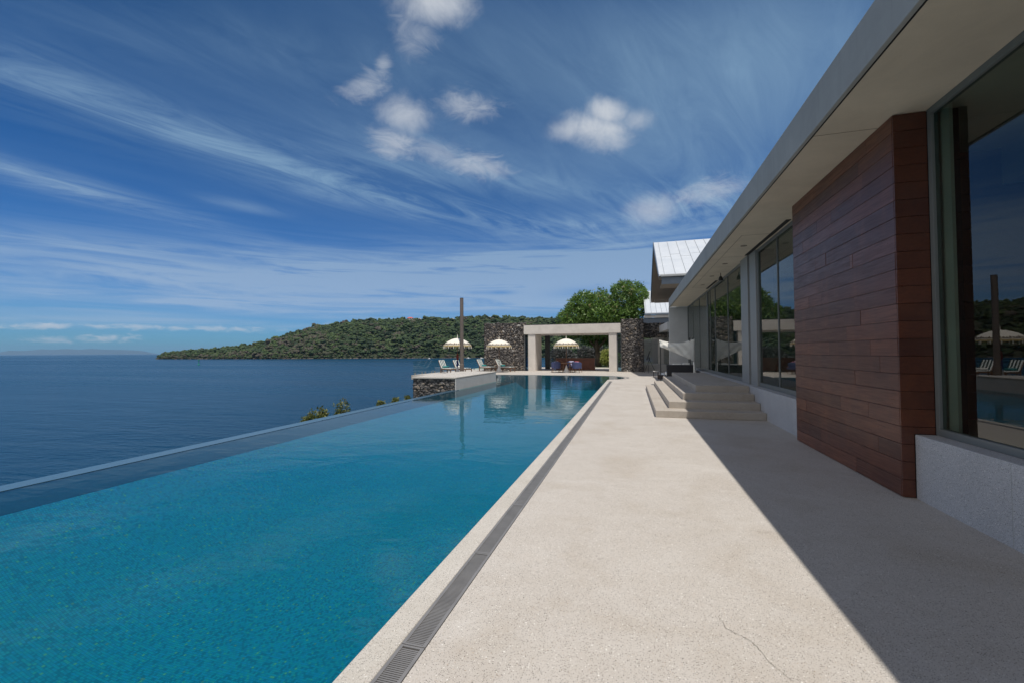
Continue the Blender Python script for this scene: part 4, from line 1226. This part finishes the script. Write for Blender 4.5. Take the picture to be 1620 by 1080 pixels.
def shrub(name, label, loc_, rx, rz_, n, mat, seed, L=.16, Wd=.035, group=None, stems=5):
    t_ = thing(name, label, 'shrub', loc_, 0, group)
    r = random.Random(seed)
    lob = [((r.uniform(-.5, .5)*rx, r.uniform(-.5, .5)*rx, rz_*r.uniform(.5, .85)), (rx*r.uniform(.35, .6), rx*r.uniform(.35, .6), rz_*r.uniform(.22, .4))) for _ in range(5)]
    v, f, tn = leaves(lob, n, 6, L, Wd, -.1, seed, .5, .2)
    npobj('foliage', v, f, tn, mat, t_)
    s_ = MB()
    for c, a in lob: s_.tube((c[0]*.2, c[1]*.2, 0), c, .03, .012, 6)
    obj('stem', s_, 'bark', t_)
    return t_
for i, (px, py, h_, wd_, lab) in enumerate(((487, 660, .85, .32, 'left half of the first pair of shrubs beyond the overflow edge'), (508, 655, 1.05, .34, 'taller right half of the first pair of shrubs beyond the overflow edge'),
                                        (542, 647, 1.15, .50, 'widest olive shrub beyond the overflow edge, between the pair and the small tufts'), (601, 637, .85, .28, 'small round tuft of shrub beyond the overflow edge left of the platform'),
                                        (626, 632, .75, .34, 'low shrub beyond the overflow edge close to the stone platform'), (645, 627, .9, .22, 'thin twiggy shrub touching the stone platform front'))):
    d = pxdir(px, py); k = -9.3/d.x; p = Vector((d.x*k, d.y*k, 1.6+d.z*k))
    shrub('shrub', lab, (p.x, p.y, p.z-h_*.66), wd_*.62, h_*(.78 if i < 3 else .62), 130, 'leaf_shrub', 60+i, .11, .022, 'shrubs beyond the overflow edge')
for i, (x, y, z, rx, rz_, lab, mt_) in enumerate(((-9.6, 60, -2.8, 2.6, 4.6, 'grey-green bush behind the bar, at the left of the opening', 'leaf_grey'), (-5.8, 62, -2.4, 2.4, 4.2, 'grey-green bush behind the bar, under the parasol', 'leaf_grey'), (-1.9, 58, -.5, 1.6, 3.2, 'purplish bush behind the right pavilion column', 'leaf_grey'),
                                                  (-2.4, 46, -.1, 1.1, 1.5, 'bright yellow-green shrub right of the mango trunk', 'leaf_bright'))):
    shrub('bush', lab, (x, y, z), rx, rz_, 1300, mt_, 90+i, .3, .07)

# ------------------------------------------------------------------ things far away
def far_house(label, px, py, depth_t, w_, h_, roofmat):
    p = headland(px, depth_t); d = pxdir(px, py); hd = math.hypot(d.x, d.y); z = 1.6+d.z/hd*math.hypot(p.x, p.y)
    t_ = thing('hillside_house', label, 'house', (p.x, p.y, z-h_), math.atan2(-p.x, p.y), 'houses on the headland ridge')
    wl = obj('wall', MB().box(-w_/2, -4, -6, w_/2, 4, h_*.55), 'house_cream', t_)
    for k in range(3):
        x = -w_/2+w_*(k+.5)/3; obj('window', MB().box(x-w_*.09, -4.1, h_*.1, x+w_*.09, -4.01, h_*.42), 'window_dark', t_)
    e = .6
    obj('roof', MB()._add([(-w_/2-e, -4-e, h_*.55), (w_/2+e, -4-e, h_*.55), (w_/2+e, 4+e, h_*.55), (-w_/2-e, 4+e, h_*.55), (-w_*.22, 0, h_), (w_*.22, 0, h_)], [(0, 1, 5, 4), (1, 2, 5), (2, 3, 4, 5), (3, 0, 4), (3, 2, 1, 0)]), roofmat, t_)
far_house('red hip-roofed house on the ridge of the headland', 649, 501.8, .97, 19, 8, 'red_roof')
far_house('cream house on the ridge just right of the red roof', 664, 503.5, .97, 10, 6, 'cabinet_grey')
far_house('cream house on the ridge just left of the tall pole', 716, 503.5, .97, 11, 6.5, 'cabinet_grey')
p = headland(774, .95); d = pxdir(774, 501)
ms = thing('mast', 'thin white mast on the ridge above the left stone wall', 'mast', (p.x, p.y, p.z))
zt = 1.6+d.z/math.hypot(d.x, d.y)*math.hypot(p.x, p.y)
obj('shaft', MB().tube((0, 0, 0), (0, 0, zt-p.z), .5, .4, 8), 'boat_white', ms)
obj('head', MB().box(0, -.6, zt-p.z-2, 5, .6, zt-p.z), 'boat_white', ms)
p = onpx(314.5, 577, SEA)
by = thing('channel_marker', 'green channel marker floating off the tip of the headland', 'buoy', (p.x, p.y, SEA))
obj('float', MB().lathe([(1.0, -.3), (1.3, .2), (1.2, .8), (.5, 1.0)], 16), 'green_buoy', by)
obj('tower', MB().tube((0, 0, 1.0), (0, 0, 5.5), .45, .3, 8), 'green_buoy', by)
obj('topmark', MB().lathe([(.1, 5.5), (.8, 5.6), (.8, 6.6), (.1, 6.8)], 10), 'green_buoy', by)
def boat(label, px, py, L_):
    p = onpx(px, py, SEA)
    t_ = thing('motor_boat', label, 'boat', (p.x, p.y, SEA), random.uniform(-.3, .3), 'boats moored under the headland')
    obj('hull', MB()._add([(-L_/2, -1.1, 0), (L_*.3, -1.1, 0), (L_/2, 0, 0), (L_*.3, 1.1, 0), (-L_/2, 1.1, 0), (-L_/2, -1.4, 1.3), (L_*.32, -1.4, 1.4), (L_*.6, 0, 1.7), (L_*.32, 1.4, 1.4), (-L_/2, 1.4, 1.3)],
                          [(0, 1, 6, 5), (1, 2, 7, 6), (2, 3, 8, 7), (3, 4, 9, 8), (4, 0, 5, 9), (5, 6, 7, 8, 9), (4, 3, 2, 1, 0)]), 'boat_white', t_)
    obj('cabin', MB().hexa([(-L_*.2, -.9, 1.4), (L_*.2, -.9, 1.4), (L_*.2, .9, 1.4), (-L_*.2, .9, 1.4), (-L_*.15, -.8, 2.7), (L_*.1, -.8, 2.7), (L_*.1, .8, 2.7), (-L_*.15, .8, 2.7)]), 'boat_white', t_)
boat('small white boat moored under the headland left of the loungers', 679, 567.5, 7)
boat('small white boat moored under the headland right of the tall pole', 741, 566.8, 9)
boat('small white boat close to the edge of the left stone wall', 762, 567.2, 10)

# ------------------------------------------------------------------ haze over the water
HAZE = True
if HAZE:
    m = bpy.data.materials.new('haze'); m.use_nodes = True; MATS['haze'] = m
    t = NT(m.node_tree)
    for n in list(t.n): t.n.remove(n)
    o_ = t.new('ShaderNodeOutputMaterial'); pv_ = t.new('ShaderNodeVolumePrincipled')
    pv_.inputs['Color'].default_value = (.36, .62, .92, 1); pv_.inputs['Density'].default_value = 2.4e-5; pv_.inputs['Anisotropy'].default_value = 0.0
    t.l.new(pv_.outputs[0], o_.inputs['Volume'])
    o = obj('haze', MB().box(-39000, -3100, SEA-4, 39000, 43000, 520), 'haze'); o['kind'] = 'stuff'
    o['label'] = 'thin blue sea haze over the bay'; o['category'] = 'haze'
